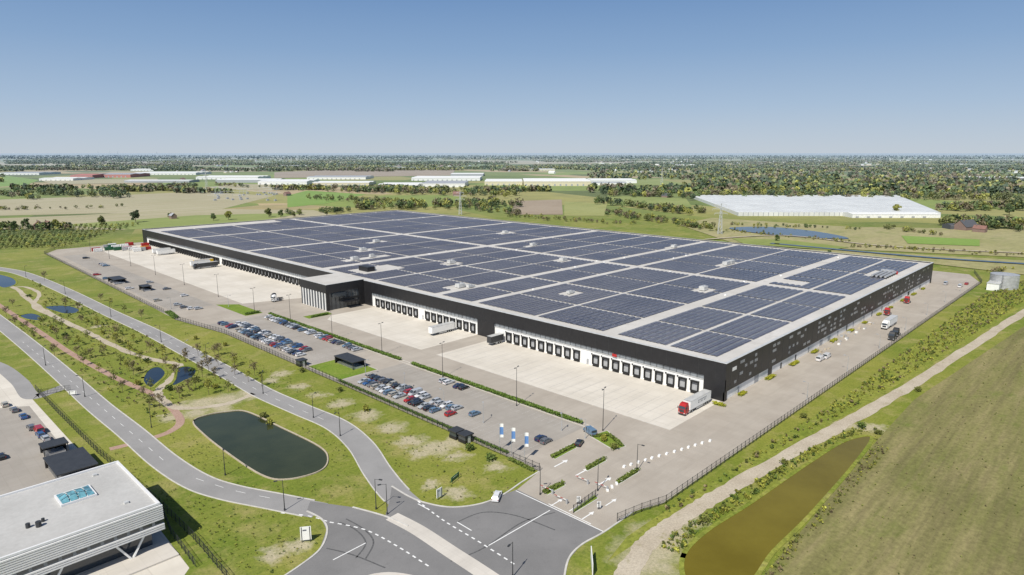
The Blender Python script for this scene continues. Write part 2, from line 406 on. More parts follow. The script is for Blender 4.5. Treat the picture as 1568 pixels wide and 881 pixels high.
for l in ([(600,745),(625,760),(650,770),(690,777),(735,772),(770,758),(800,738),(826,722)],[(470,783),(492,795),(501,812),(491,840),(460,866),(400,905)],[(968,785),(925,815),(890,835),(870,858),(862,900)],[(540,777),(590,791),(625,806)]):
    kerb_into(k,cat(PP(l)),.4)
for x0,y0,x1,y1 in ((-32.6,.3,-32.6,107.2),(-32.6,117,-32.6,190),(-77,20,-77,108),(-60,108.5,-60,131.5),(-48,18,-48,222),(-46.4,18,-46.4,222)):
    kerb_into(k,[(x0,y0),(x1,y1)],.2,.12)
k.build('kerb')
mk=MB()
for l,dl,g,w in (([(640,768),(680,798),(730,828),(790,866)],1,1,.35),([(505,800),(560,812),(610,838),(660,870)],1,1,.35),([(430,786),(470,790),(505,800)],1,1.2,.3),([(300,733),(360,752),(440,768)],3,4,.12),([(250,705),(180,645),(100,577),(30,520)],3,5,.12),([(200,495),(290,540),(403,602),(515,651)],3,5,.12)):
    dashes(mk,cat(PP(l)),dl,g,w)
for l in ([(748,836),(842,782)],[(700,800),(722,813)],[(510,858),(560,832)],[(790,752),(925,815)],[(840,772),(905,803)],[(640,772),(655,780)]):
    kerb_into(mk,PP(l),.25,.065,'mark',.06)
def bays(xa,xb,y0,y1):
    y=y0
    while y<=y1+.01:
        mk.box(xa,y-.06,.05,xb,y+.06,.054,'bayline'); y+=2.6
bays(-74,-69.2,22,106);bays(-68.8,-64,22,106);bays(-54,-49,22,106);bays(-74,-69.2,134,220);bays(-68.8,-64,134,220);bays(-54,-49,134,220);bays(-78,-73,270,500);bays(-63,-58,270,500)
for i in range(22): mk.box(-30,8+i*4.6,.05,-10,8.15+i*4.6,.054,'bayline')
for a in (-4,3,10): 
    mk.box(-74,a-.2,.05,-70,a+.2,.055,'mark'); mk.face([(-70,a-.8,.055),(-70,a+.8,.055),(-68.4,a,.055)],'mark')
for q in ((852,770),(880,778),(900,790),(935,770)):
    p=P(*q); mk.box(p[0]-2,p[1]-.15,.05,p[0]+1,p[1]+.15,.055,'mark'); mk.face([(p[0]+1,p[1]-.6,.055),(p[0]+2.4,p[1],.055),(p[0]+1,p[1]+.6,.055)],'mark')
mk.build('road_markings')

ribbon('dirt_track',cat(PP([(1640,440),(1568,479),(1500,522),(1400,587),(1300,645),(1200,700),(1100,758),(1040,795),(995,828),(965,870),(930,930)]),10),4.2,.03,'sand',.35)
poly('rough_field',PP([(1700,440),(1568,500),(1400,612),(1345,672),(1170,881),(1100,1010),(2100,1010)]),.012,'rough')
poly('grass_bank',PP([(960,822),(1000,795),(1130,712),(1300,602),(1505,452),(1600,425),(1700,425),(1568,468),(1400,575),(1200,690),(1000,815),(930,860)]),.012,'bank')
ribbon('sandy_path',cat(PP([(-10,440),(20,440),(48,462),(90,488),(140,512),(190,537),(240,552),(275,560),(262,580),(242,600),(262,622),(300,625),(350,618),(388,603)]),8),2.6,.03,'sand',.4)
ribbon('sandy_path',cat(PP([(20,440),(40,440),(60,450),(52,470),(90,488)]),8),2.0,.026,'sand',.3)
ribbon('brick_path',cat(PP([(-20,455),(60,508),(110,542),(180,580),(240,607),(275,640),(262,660),(215,676),(168,688)]),8),2.4,.022,'redpath')
def pond(px,mat,bank='bank',wall=False):
    pts=cat(PP(px),6,True); poly('pond',pts,.05,mat); NOPOLY.append(pts); block(pts+[pts[0]],.9)
    b=MB(); kerb_into(b,pts+[pts[0],pts[1]],.35 if wall else 1.0,.3 if wall else .12,'sand' if wall else bank); b.build('pond_bank')
pond([(296,646),(318,636),(348,631),(378,631),(430,655),(488,684),(502,703),(490,722),(440,735),(400,728),(345,692),(310,664)],'water',wall=True)
pond([(1045,855),(1080,815),(1150,770),(1240,708),(1295,675),(1335,670),(1308,712),(1240,790),(1185,845),(1140,900),(1060,900)],'mudwater')
for q in ([(218,580),(228,566),(244,562),(254,569),(252,577),(240,588),(232,594),(222,590)],[(272,565),(288,561),(301,566),(298,577),(284,583),(270,590),(262,590),(268,580)],[(68,471),(88,468),(108,469),(122,474),(118,479),(100,481),(84,477)],[(-10,420),(20,426),(24,436),(0,440)],[(30,484),(50,480),(66,486),(58,491),(40,489)]):
    pond(q,'bluewater')
poly('pond',cat(PP([(1118,350),(1180,349),(1250,356),(1300,367),(1220,364),(1140,356)]),4,True),.95,'bluewater')
ribbon('canal',cat(PP([(1180,374),(1330,388),(1450,398),(1640,410)])),6,.97,'bluewater')
ribbon('dirt_track',cat(PP([(1080,368),(1200,362),(1330,376),(1450,384),(1640,392)])),4,.99,'sand')
# bottom-left neighbour's site
nb=PP([(-80,545),(0,572),(50,612),(110,678),(172,740),(215,772),(290,870),(200,1000),(-200,1000),(-200,560)])
poly('site_pavement',nb,.02,'apron');NOPOLY.append(nb)
poly('car_park',PP([(-60,640),(0,625),(45,622),(100,690),(140,730),(100,760),(-60,790)]),.03,'lot')
ribbon('road',cat(PP([(-40,548),(0,562),(30,585),(48,607),(75,601),(104,590)])),5,.026,'asphalt')
# far fields
FZ=[.05]
def field(px,mat,nm='field'):
    FZ[0]+=.03; poly(nm,PP(px),FZ[0],mat)
field([(0,306),(140,301),(300,294),(420,300),(330,323),(-60,332)],'tan')
field([(-60,337),(120,330),(290,320),(480,322),(520,332),(300,345),(190,352),(-60,352)],'tan')
field([(90,345),(300,330),(470,326),(400,338),(200,352)],'green')
field([(440,300),(470,292),(560,298),(500,312),(440,318)],'bgreen')
field([(-60,270),(0,268),(60,276),(40,284),(-60,290)],'bgreen')
field([(790,308),(860,306),(862,329),(780,329)],'brown');field([(864,309),(930,312),(925,331),(864,331)],'stripe')
field([(420,264),(560,258),(700,258),(690,269),(420,273)],'brown');field([(300,290),(360,282),(520,285),(440,292)],'tan')
field([(1090,334),(1300,348),(1600,352),(1600,396),(1330,384),(1120,372),(1040,345)],'dry','meadow')
field([(1180,380),(1330,386),(1640,404),(1640,430),(1430,405),(1300,395)],'dry','meadow')
field([(900,272),(1000,274),(1060,283),(930,286)],'green');field([(1150,285),(1300,284),(1330,290),(1180,292)],'green')
field([(-60,250),(200,247),(400,250),(300,255),(-60,257)],'tan');field([(700,247),(900,246),(1000,249),(800,252)],'tan')
field([(300,258),(420,256),(420,263),(300,264)],'tan');field([(60,276),(240,274),(250,280),(80,283)],'tan');field([(930,300),(1050,304),(1060,318),(930,315)],'green')
field([(1120,366),(1200,368),(1300,380),(1270,384),(1140,375)],'green');field([(1380,362),(1500,368),(1500,378),(1390,374)],'bgreen')

# ------------------------------------------------------------------ distribution centre
LX,LY,HT=278.,553.,13.
b=MB()
b.box(0,0,0,LX,LY,12.4,'white',top='roof')
# parapet
for q in ((-.6,-.6,LX+.6,0),(-.6,LY,LX+.6,LY+.6),(-.6,0,0,LY),(LX,0,LX+.6,LY)):
    b.box(q[0],q[1],7.4 if q[0]<-.1 and q[2]<.1 else 3.2,q[2],q[3],HT,'black')
b.box(-.75,-.75,HT,LX+.75,.35,HT+.1,'trim');b.box(-.75,.35,HT,.35,LY+.75,HT+.1,'trim')
b.box(.35,LY-.35,HT,LX+.75,LY+.75,HT+.1,'trim');b.box(LX-.35,.35,HT,LX+.75,LY-.35,HT+.1,'trim')
# cladding panel joints in the black band
for i in range(90): b.box(-.63,3+i*6.1,7.5,-.601,3.06+i*6.1,12.95,'dsteel')
for i in range(45): b.box(3+i*6.1,-.63,3.3,3.06+i*6.1,-.601,12.95,'dsteel')
# front black full height piers
piers=[(-.6,7),(106.5,117),(199,206),(232,239),(545,LY+.6)]
for a,c in piers: b.box(-.62,a,0,-.02,c,7.398,'black')
for a,c in ((7,106.5),(117,199),(239,545)):
    y=a
    b.box(-.12,a,5.9,-.02,c,7.3,'strip')
    while y<c:
        b.box(-.2,y,5.85,-.03,y+.18,7.35,'dsteel'); y+=2.6
    b.box(-.25,a,5.65,-.03,c,5.85,'trim')
    n=int((c-a-3)/4.6)
    for i in range(n):
        y=a+1.8+i*4.6
        if abs(i-n//2)==0 : 
            b.box(-.1,y+.4,0,-.02,y+1.4,2.2,'door'); continue
        b.box(-.85,y,0.9,-.02,y+.3,4.1,'rubber');b.box(-.85,y+2.6,.9,-.02,y+2.9,4.1,'rubber')
        b.box(-.88,y-.05,4.1,-.02,y+2.95,4.6,'rubber');b.box(-.06,y+.3,1.1,-.02,y+2.6,4.1,'door')
        b.box(-.5,y+.1,.05,-.02,y+2.8,1.1,'rubber')
        b.box(-.1,y+3.3,4.3,-.02,y+3.9,4.9,'dsteel')
# right facade
b.box(.0,-.1,0,LX,-.01,3.2,'white')
rr=random.Random(4)
for row,z in enumerate((4.6,6.6,8.6,10.6)):
    x=6
    while x<LX-6:
        if rr.random()<.36: b.box(x,-.66,z,x+rr.choice((1.6,2.4,3.2)),-.61,z+1.0,'strip')
        x+=3.8
x=10
while x<LX-5:
    b.box(x,-.2,0,x+(3.4 if rr.random()<.3 else 1.1),-.11,2.9 if rr.random()<.5 else 2.2,'door' if rr.random()<.6 else 'dsteel'); x+=rr.uniform(9,17)
b.box(-.62,-.61,0,1.2,-.11,3.199,'black');b.box(LX-1,-.6,0,LX+.6,-.11,3.199,'black')
# sign
b.box(-.68,42,5.9,-.64,44,7.0,'redp');b.box(4,-.68,9.4,7,-.64,10.6,'white')
# office block
b.box(-23,206,0,-.62,232,9.2,'glass')
b.box(-23.4,205.6,9.2,-.63,232.4,13.6,'black',top='roof')
b.box(-23.5,205.5,13.6,-.64,206,13.75,'trim');b.box(-23.5,206,13.6,-23,232.4,13.75,'trim')
b.box(-23.3,205.7,0,-21.6,206.2,9.2,'black');b.box(-4,205.6,0,-.65,206,9.2,'black')
b.box(-16,205.7,4.3,-4,205.99,5.4,'black')
for i in range(9): b.box(-23.35,206.8+i*2.8,0,-23.0,207.5+i*2.8,9.2,'white')
for i in range(8): b.box(-20.5+i*2.4,205.85,0,-20.3+i*2.4,205.99,9.2,'dsteel')
b.box(-20,205.2,6.6,-12,205.6,8.6,'glass')
b.box(-14,202,3.4,-6,205.6,3.8,'black')
b.build('distribution_center')

# solar arrays
def strips(L,lst):
    segs=[];a=6.0
    for c,w in lst:
        segs.append((a,c-w/2)); a=c+w/2
    segs.append((a,L-6)); return segs
sx=strips(LX,[(34,1.3),(70,2.4),(104,1.3),(140,6.5),(175,1.3),(209,2.4),(243,1.3)])
sy=strips(LY,[(25,1.5),(50,6.5),(88,1.6),(126,4.),(152,5),(178,1.4),(204,2.4),(230,1.4),(256,7.),(282,1.4),(307,2.4),(333,1.4),(359,6.5),(385,1.4),(410,2.4),(436,1.4),(462,6.5),(488,1.4),(513,2.4)])
gaps=[(20,150,30,163),(14,226,40,240),(100,60,110,66),(180,88,194,93),(122,170,130,175),(30,268,60,275),(160,230,168,235),(90,330,100,335),(150,34,158,50),(60,300,66,305),(200,300,212,305),(225,150,232,155),(48,104,54,108),(0,530,120,553),(66,214,74,218),(206,2,224,16)]
pv=[];
for (x0,x1) in sx:
    nx=max(1,int((x1-x0)/5.2)); dx=(x1-x0)/nx
    for (y0,y1) in sy:
        ny=max(1,int((y1-y0)/2.7)); dy=(y1-y0)/ny
        for i in range(nx):
            for j in range(ny):
                xa=x0+i*dx;ya=y0+j*dy
                if any(g[0]<xa+dx and xa<g[2] and g[1]<ya+dy and ya<g[3] for g in gaps): continue
                xb=xa+dx-.28;m_=ya+dy*.47
                z0,z1=12.6,12.84
                pv.append([(xa,ya+.04,z0),(xb,ya+.04,z0),(xb,m_-.03,z1),(xa,m_-.03,z1)])
                pv.append([(xa,m_+.03,z1),(xb,m_+.03,z1),(xb,ya+dy-.32,z0),(xa,ya+dy-.32,z0)])
V=np.array(pv,dtype=np.float32)
link(bpy.data.objects.new('solar_panel_array',quads('solar_panel_array',V,np.zeros((len(V),3)),'pv')))
# rooftop equipment
def hvac(x,y,w=4,l=3,h=2.2,z=12.4):
    b=MB();b.box(-w/2,-l/2,.3,w/2,l/2,h,'trim');b.box(-w/2+.2,-l/2+.2,0,w/2-.2,l/2-.2,.3,'dsteel')
    b.cyl((-w/4,0,h),(-w/4,0,h+.35),.6,.6,'steel',12);b.cyl((w/4,0,h),(w/4,0,h+.35),.6,.6,'steel',12)
    b.box(w/2,-.4,.4,w/2+2,.4,1.1,'trim');b.build('rooftop_air_unit',(x,y,z))
for q in ((24,156),(27,152,3,2,1.6),(104,63),(184,90,5,3),(190,90,5,3),(126,172),(36,271),(50,272,3,2),(164,232),(95,332),(63,302),(206,302),(228,152),(51,106,3,2,1.5),(70,216)): hvac(*q)
b=MB()
b.box(0,0,0,5,9,2.6,'black');b.box(.5,.5,2.6,4.5,8.5,2.7,'dsteel');b.box(5.001,2,.5,7,7,2,'steel');b.build('rooftop_plant_room',(17,228,12.4))
b=MB()
for i in range(4): b.cyl((0,i*2.2,1.2),(20,i*2.2,1.2),.6,.6,'steel',10)
for i in range(6):
    b.box(i*3.8,-.8,0,i*3.8+.3,7.6,.6,'dsteel')
b.box(20.1,-1,0,21.5,.5,1.6,'redp');b.box(20.1,1,0,22.5,7.6,2.0,'steel');b.build('rooftop_duct_bank',(200,6,12.4),0)
b=MB()
for i in range(16):
    x=rr.uniform(8,LX-10);y=rr.choice([50,152,126,256,359,462])+rr.uniform(-1,1)
    b.box(x,y-.5,12.41,x+1.,y+.5,12.41+.5,'white')
for i in range(14):
    y=rr.uniform(8,LY-10);x=140+rr.uniform(-1.5,1.5)
    b.box(x-.5,y,12.41,x+.5,y+1.,12.9,'white')
b.build('roof_hatches')

# ------------------------------------------------------------------ neighbour office bottom-left
b=MB()
X0,X1,Y0,Y1=-250.,-157.,45.,72.
b.box(X0,Y0+2.5,0,X1-1.5,Y1-1,4.2,'glass')
b.box(X0,Y0,4.2,X1,Y1,9.8,'louver_gap',top='greyroof')
for q in ((X0,Y0-.05,X1+.05,Y0+.4),(X1-.4,Y0+.4,X1+.05,Y1),(X0,Y1-.4,X1-.4,Y1+.05)): b.box(q[0],q[1],9.8,q[2],q[3],10.2,'louver')
for i in range(12):
    z=4.3+i*.46
    if i in(3,4): continue
    b.box(X0,Y0-.35,z,X1+.35,Y0-.02,z+.3,'louver'); b.box(X1+.02,Y0-.02,z,X1+.35,Y1,z+.3,'louver')
for i in range(40):
    x=X0+2+i*2.3; b.box(x,Y0-.06,5.72,x+1.7,Y0-.01,6.5,'glass')
for i in range(6):
    x=X1-6-i*14
    b.bar((x,Y0+.4,0),(x-2.6,Y0+.4,4.2),.5,'white');b.bar((x,Y0+.4,0),(x+2.6,Y0+.4,4.2),.5,'white')
b.box(X1-20,Y0-5,.02,X1+1,Y0+2.4,.35,'bike')
# skylight
sk=(-168,61)
for i in range(4):
    for j in range(3):
        xa=sk[0]-3+i*1.5;ya=sk[1]-2.7+j*1.8
        zz=lambda x,y:10.3+1.0*(1-max(abs(x-sk[0])/3,abs(y-sk[1])/2.7))
        b.face([(xa+.1,ya+.1,zz(xa,ya)),(xa+1.4,ya+.1,zz(xa+1.5,ya)),(xa+1.4,ya+1.7,zz(xa+1.5,ya+1.8)),(xa+.1,ya+1.7,zz(xa,ya+1.8))],'skyglass')
b.box(sk[0]-3.2,sk[1]-2.9,9.81,sk[0]+3.2,sk[1]+2.9,10.25,'louver')
b.cyl((-176,53,9.8),(-176,53,10.9),.5,.5,'dsteel');b.cyl((-177.5,54,9.8),(-177.5,54,10.7),.4,.4,'dsteel');b.cyl((-175,54.5,9.8),(-175,54.5,10.5),.3,.3,'dsteel')
for x,y in((-162,50),(-190,60),(-185,50),(-163,68)): b.box(x,y,9.81,x+.8,y+.8,10.2,'trim')
b.build('office_building')
def shelter(name,x,y,w,l,h,rz=0,roof='dsteel',wall='black'):
    b=MB();b.box(-w/2,-l/2,h-.3,w/2,l/2,h,roof)
    for sx_ in(-1,1):
        for sy_ in(-1,1): b.box(sx_*(w/2-.3)-.1,sy_*(l/2-.3)-.1,0,sx_*(w/2-.3)+.1,sy_*(l/2-.3)+.1,h-.3,'dsteel')
    b.box(-w/2+.4,l/2-.5,0,w/2-.4,l/2-.42,h-.6,wall);b.box(w/2-.6,-l/2+.5,0,w/2-.52,l/2-.5,h-.6,wall)
    for i in range(int(l)): b.box(-w/2+.6,-l/2+.5+i,.02,w/2-.8,-l/2+.56+i,.8,'steel')
    b.build(name,(x,y,.03),rz)
p=P(110,722);shelter('carport',p[0],p[1],9,14,3,.0)
p=P(84,693);shelter('bicycle_shelter',p[0],p[1],6,5,2.8)
shelter('bicycle_shelter',-64,121,6,13,3)
shelter('carport',-74,P(186,432)[1],7,14,3);shelter('carport',-70,330,5,8,3)
def booth(x,y,rz=0):
    b=MB();b.box(-1.5,-1.5,0,1.5,1.5,.9,'black');b.box(-1.4,-1.4,.9,1.4,1.4,2.1,'glass');b.box(-1.7,-1.7,2.1,1.7,1.7,2.5,'dsteel');b.box(-.5,-1.55,0,.5,-1.5,2.1,'trim');b.build('gatehouse_kiosk',(x,y,.03),rz)
booth(*P(699,670));booth(*P(713,676));booth(*P(462,560))

# ------------------------------------------------------------------ far industrial buildings
def shed(name,x0,x1,y,h,depth,wall,roof='fwhite',n=1):
    a=P(x0,y);c=P(x1,y);L=math.hypot(c[0]-a[0],c[1]-a[1]);rz=math.atan2(c[1]-a[1],c[0]-a[0])
    b=MB()
    for i in range(n):
        ya=depth*i/n;yb=depth*(i+1)/n;ym=(ya+yb)/2
        b.box(0,ya,0,L,yb,h*.8,wall)
        b.face([(0,ya,h*.8+.01),(L,ya,h*.8+.01),(L,ym,h),(0,ym,h)],roof);b.face([(0,ym,h),(L,ym,h),(L,yb,h*.8+.01),(0,yb,h*.8+.01)],roof)
        b.face([(0,yb,h*.8),(0,ym,h),(0,ya,h*.8)],wall);b.face([(L,ya,h*.8),(L,ym,h),(L,yb,h*.8)],wall)
    for i in range(int(L/14)): b.box(4+i*14,-.2,0,8+i*14,-.02,h*.35,'fgrey')
    b.box(0,-.15,h*.66,L,-.03,h*.7,'fgrey')
    b.build(name,(a[0],a[1],.02),rz)
for q in ((395,470,283,10,120,'fwhite','fwhite',2),(478,565,284,8,90,'fcream','fwhite',2),(578,640,288,9,110,'fwhite','fwhite',2),(646,712,287,11,130,'fwhite','fgrey',3),(742,800,284,12,140,'fcream','fwhite',2),(802,905,285,14,150,'fcream','fwhite',3),(905,975,281,10,110,'fwhite','fwhite',2),
  (330,420,280,9,90,'fgrey','fwhite',2),(108,142,273,12,120,'fred','fred',1),(144,200,272,12,120,'fred','fgrey',2),(60,112,277,8,100,'fwhite','fwhite',2),(205,300,268,9,130,'fwhite','fwhite',3),(190,290,280,7,60,'fgrey','fwhite',1),
  (1502,1600,277,9,130,'fdark','fwhite',2),(900,960,284,8,60,'fwhite','fgrey',1),(1030,1060,254,9,120,'fwhite','fwhite',1),(590,640,259,9,120,'fwhite','fgrey',1),(800,850,262,9,120,'fcream','fwhite',1),(420,470,256,9,120,'fgrey','fwhite',1),
  (300,395,275,9,110,'fwhite','fwhite',3),(470,560,275,9,120,'fwhite','fgrey',2),(630,735,277,10,140,'fwhite','fwhite',3),(0,60,268,9,120,'fwhite','fgrey',2),(200,235,262,9,110,'fwhite','fwhite',1),(690,740,270,9,110,'fgrey','fwhite',2),
  (1305,1440,334,6,25,'fwhite','fwhite',1),(1455,1500,352,6,14,'fdark','fdark',1)): shed('warehouse',*q)
# greenhouse
b=MB();A,B,C,D=[P(*q,0) for q in((1130,331),(1440,331),(1375,303),(1058,303))]
L2=lambda a,c,t:(a[0]+(c[0]-a[0])*t,a[1]+(c[1]-a[1])*t)
n=40
for i in range(n):
    t0,t1=i/n,(i+1)/n;tm=(t0+t1)/2
    f0,f1,fm=L2(A,B,t0),L2(A,B,t1),L2(A,B,tm);g0,g1,gm=L2(D,C,t0),L2(D,C,t1),L2(D,C,tm)
    b.face([(*f0,4.5),(*fm,5.2),(*gm,5.2),(*g0,4.5)],'ghglass');b.face([(*fm,5.2),(*f1,4.5),(*g1,4.5),(*gm,5.2)],'ghglass')
    b.face([(*f0,0),(*f1,0),(*f1,4.5),(*fm,5.2),(*f0,4.5)],'ghglass')
for u,v in((A,D),(B,C),(C,D)): b.face([(*u,0),(*v,0),(*v,4.5),(*u,4.5)],'fwhite')
for i in range(n+1):
    p=L2(A,B,i/n);b.box(p[0]-.3,p[1]-.3,0,p[0]+.3,p[1]+.3,4.6,'fgrey')
b.build('greenhouse')
# houses
def house(x,y,w=12,l=9,h=3.5,rh=4,rz=0,roof='ftile',wall='fbrick',z=0):
    b=MB();b.box(-w/2,-l/2,0,w/2,l/2,h,wall)
    b.face([(-w/2-.4,-l/2-.4,h-.2),(w/2+.4,-l/2-.4,h-.2),(w/2+.4,0,h+rh),(-w/2-.4,0,h+rh)],roof);b.face([(-w/2-.4,0,h+rh),(w/2+.4,0,h+rh),(w/2+.4,l/2+.4,h-.2),(-w/2-.4,l/2+.4,h-.2)],roof)
    b.face([(-w/2,l/2,h),(-w/2,0,h+rh-.2),(-w/2,-l/2,h)],wall);b.face([(w/2,-l/2,h),(w/2,0,h+rh-.2),(w/2,l/2,h)],wall)
    b.box(w/4,.6,h+rh*.5,w/4+.8,1.4,h+rh+1,wall)
    for i in range(3): b.box(-w/2+1.5+i*3.5,-l/2-.06,.9,-w/2+3+i*3.5,-l/2-.01,2.4,'fwhite')
    b.build('farmhouse',(x,y,z),rz)
for px,py,w,rf in ((60,350,14,'ftile'),(74,348,10,'ftile'),(1478,352,22,'fdark'),(1500,356,11,'ftile'),(1020,303,14,'fdark'),(990,302,12,'ftile'),(280,277,14,'ftile'),(265,335,10,'fgrey'),(930,262,14,'ftile'),(1210,300,14,'fdark'),(1330,300,12,'ftile'),(620,292,14,'ftile'),(440,300,12,'ftile'),(1540,300,14,'fdark'),(700,300,14,'ftile')):
    p=P(px,py);house(p[0],p[1],w,w*.65,4,w*.3,R.uniform(0,3),rf)
b=MB()
for i in range(420):
    x=R.choice([R.uniform(900,1568),R.uniform(0,1568)]);F=R.uniform(2600,8000);p=PF(x,F);w=R.uniform(8,30);h=R.uniform(5,11);l=R.uniform(7,14)
    wl=R.choice(['fwhite','fwhite','fbrick','fgrey','fcream']);rf=R.choice(['ftile','fdark','fgrey','fwhite'])
    b.box(p[0]-l/2,p[1]-w/2,0,p[0]+l/2,p[1]+w/2,h*.6,wl)
    b.face([(p[0]-l/2,p[1]-w/2,h*.6+.05),(p[0],p[1]-w/2,h),(p[0],p[1]+w/2,h),(p[0]-l/2,p[1]+w/2,h*.6+.05)],rf)
    b.face([(p[0],p[1]-w/2,h),(p[0]+l/2,p[1]-w/2,h*.6+.05),(p[0]+l/2,p[1]+w/2,h*.6+.05),(p[0],p[1]+w/2,h)],rf)
    b.face([(p[0]-l/2,p[1]-w/2,h*.6),(p[0]+l/2,p[1]-w/2,h*.6),(p[0],p[1]-w/2,h)],wl)
b.build('distant_village')
# pylons
def pylon(x,y,h,rz=.4):
    b=MB();w0=h*.13
    for k_ in range(8):
        z0=h*k_/8;z1=h*(k_+1)/8;a=w0*(1-k_/8*.85)/2;c=w0*(1-(k_+1)/8*.85)/2
        co=[(-1,-1),(1,-1),(1,1),(-1,1)]
        for i in range(4):
            p,q=co[i],co[(i+1)%4]
            b.bar((p[0]*a,p[1]*a,z0),(p[0]*c,p[1]*c,z1),.32,'fsteel');b.bar((p[0]*a,p[1]*a,z0),(q[0]*c,q[1]*c,z1),.2,'fsteel');b.bar((q[0]*a,q[1]*a,z0),(p[0]*c,p[1]*c,z1),.2,'fsteel')
    for z,wd in((h*.68,.2),(h*.82,.27),(h*.96,.16)):
        for s in(-1,1):
            b.bar((0,0,z+.8),(s*wd*h,0,z),.28,'fsteel');b.bar((0,0,z-.8),(s*wd*h,0,z),.28,'fsteel');b.bar((s*wd*h,0,z),(s*wd*h,0,z-1.8),.25,'fsteel')
    b.build('power_pylon',(x,y,0),rz)
pylon(*P(1102,359),31,-.9);pylon(*P(705,329),30,-.9);pylon(*P(317,292),42,-.9);pylon(*P(1013,283),40,-.9)
b=MB()
for i in range(26):
    x,y=P(R.uniform(325,425),R.uniform(296,309));h=R.uniform(6,15)
    b.bar((x,y,0),(x,y,h),.4,'fsteel');b.bar((x-9,y+9,h),(x+9,y-9,h),.35,'fsteel');b.box(x-2,y-2,0,x+2,y+2,2.5,'fgrey')
b.build('electrical_substation')
for i,x in enumerate((957,970,985,1130,1062,180,168,240,150,1078)):
    F=10500+i*130;p=PF(x,F);b=MB();h=95;b.cyl((0,0,0),(0,0,h),2.6,1.4,'fwhite',8);b.box(-3,-2,h-1.5,5,2,h+2,'fwhite')
    for j in range(3):
        t=R.uniform(0,.3)+j*2.094+i;b.cyl((-3.5,0,h),(-3.5,45*math.sin(t),h+45*math.cos(t)),1.6,.4,'fwhite',4)
    b.build('wind_turbine',(p[0],p[1],0),AZ)
# water tank
b=MB();b.cyl((0,0,0),(0,0,8.5),7.2,7.2,'steel',40)
for i in range(10): b.cyl((0,0,.4+i*.85),(0,0,.52+i*.85),7.32,7.32,'trim',40)
b.cyl((0,0,8.5),(0,0,9.3),7.3,.6,'steel',40)
for s in(-.25,.25): b.bar((-7.5,s,0),(-7.5,s,9),.1,'dsteel')
for i in range(16): b.bar((-7.5,-.25,.4+i*.5),(-7.5,.25,.4+i*.5),.06,'dsteel')
p=P(1536,441);b.build('water_tank',(p[0],p[1],0))
b=MB();b.box(-6,-3,0,6,3,4,'white');b.box(-6.2,-3.2,4,6.2,3.2,4.3,'trim');b.box(-3,-3.06,0,-1,-3.01,2.4,'door');b.box(1,-3.06,1.2,3,-3.01,2.4,'glass')
p=P(1522,443);b.build('pump_house',(p[0],p[1],.03),.0)

# ------------------------------------------------------------------ fences, hedges, poles
def fence(name,pts,h=2.2,gap=.5,gates=()):
    b=MB()
    for i in range(len(pts)-1):
        a,c=Vector((*pts[i],0)),Vector((*pts[i+1],0));L=(c-a).length;d=(c-a)/L;n_=int(L/gap)
        nx,ny=-d.y*.03,d.x*.03
        for j in range(n_+1):
            q=a+d*(L*j/n_)
            if j%6==0: b.box(q.x-.06,q.y-.06,0,q.x+.06,q.y+.06,h+.1,'dsteel')
            else:
                e=d*.035
                b.face([(q.x-e.x,q.y-e.y,.1),(q.x+e.x,q.y+e.y,.1),(q.x+e.x,q.y+e.y,h),(q.x-e.x,q.y-e.y,h)],'dsteel')
        for z in(.25,h*.5,h-.1): b.bar((a.x+nx*2,a.y+ny*2,z),(c.x+nx*2,c.y+ny*2,z),.07,'dsteel')
    b.build(name)
fence('security_fence',[P(826,722),(-78.5,18),(-78.5,200),(-84.5,244)],2.2,.4);fence('security_fence',[(-83,262),(-82.5,300),(-77,545),(-65,568),(-20,575)])
fence('security_fence',[P(945,800),(-77,-18.5),(-70,-20.6),(300,-23.6),(340,-13)],2.2,.4)
fence('security_fence',PP([(55,598),(90,635),(150,695),(245,775),(300,830),(350,890)]),2.0,.4);fence('security_fence',PP([(60,606),(108,598)]),2,.4)
fence('security_fence',PP([(245,775),(262,818),(300,870)]),1.8,.4)
fence('sliding_gate',PP([(878,786),(912,762)]),2.,.25)
def hedge(pts,w=1.4,h=1.1,name='hedge',col=((.06,.11,.02),(.14,.22,.035))):
    Cs=[]
    for i in range(len(pts)-1):
        a,c=np.array(pts[i]),np.array(pts[i+1]);L=np.linalg.norm(c-a);n_=int(L*60*w);t=NR.rand(n_)[:,None]
        xy=a+(c-a)*t+NR.uniform(-w/2,w/2,(n_,2));z=NR.beta(2,1,(n_,1))*h;Cs.append(np.hstack([xy,z]))
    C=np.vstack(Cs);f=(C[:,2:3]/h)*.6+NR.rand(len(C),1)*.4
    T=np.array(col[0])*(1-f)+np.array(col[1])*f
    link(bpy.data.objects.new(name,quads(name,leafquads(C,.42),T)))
hedge([(-47.2,22),(-47.2,104)]);hedge([(-47.2,112),(-47.2,220)]);hedge([(-77,24),(-77,108)],.8,.8)
hedge([(-27,199),(-36,199)],1.5);hedge([(-56,228),(-49,228)],1.5);hedge([(-83,246),(-81,262)],3,.8)
hedge([(-4.5,-2.5),(-4.5,1)],1.5,.9,'hedge',((.2,.25,.02),(.4,.4,.04)))
for x in range(8,270,22):
    hedge([(x,-2),(x+R.uniform(2,6),-2)],1.6,.9,'flower_bed',((.12,.18,.02),(.36,.34,.03)))
for q in ([(833,756),(862,741)],[(898,719),(926,703)],[(946,740),(976,721)],[(845,701),(880,683)],[(906,669),(935,668),(952,684)],[(780,704),(816,722)]):
    hedge(PP(q),1.1,.7,'hedge',((.06,.11,.02),(.16,.2,.04)))
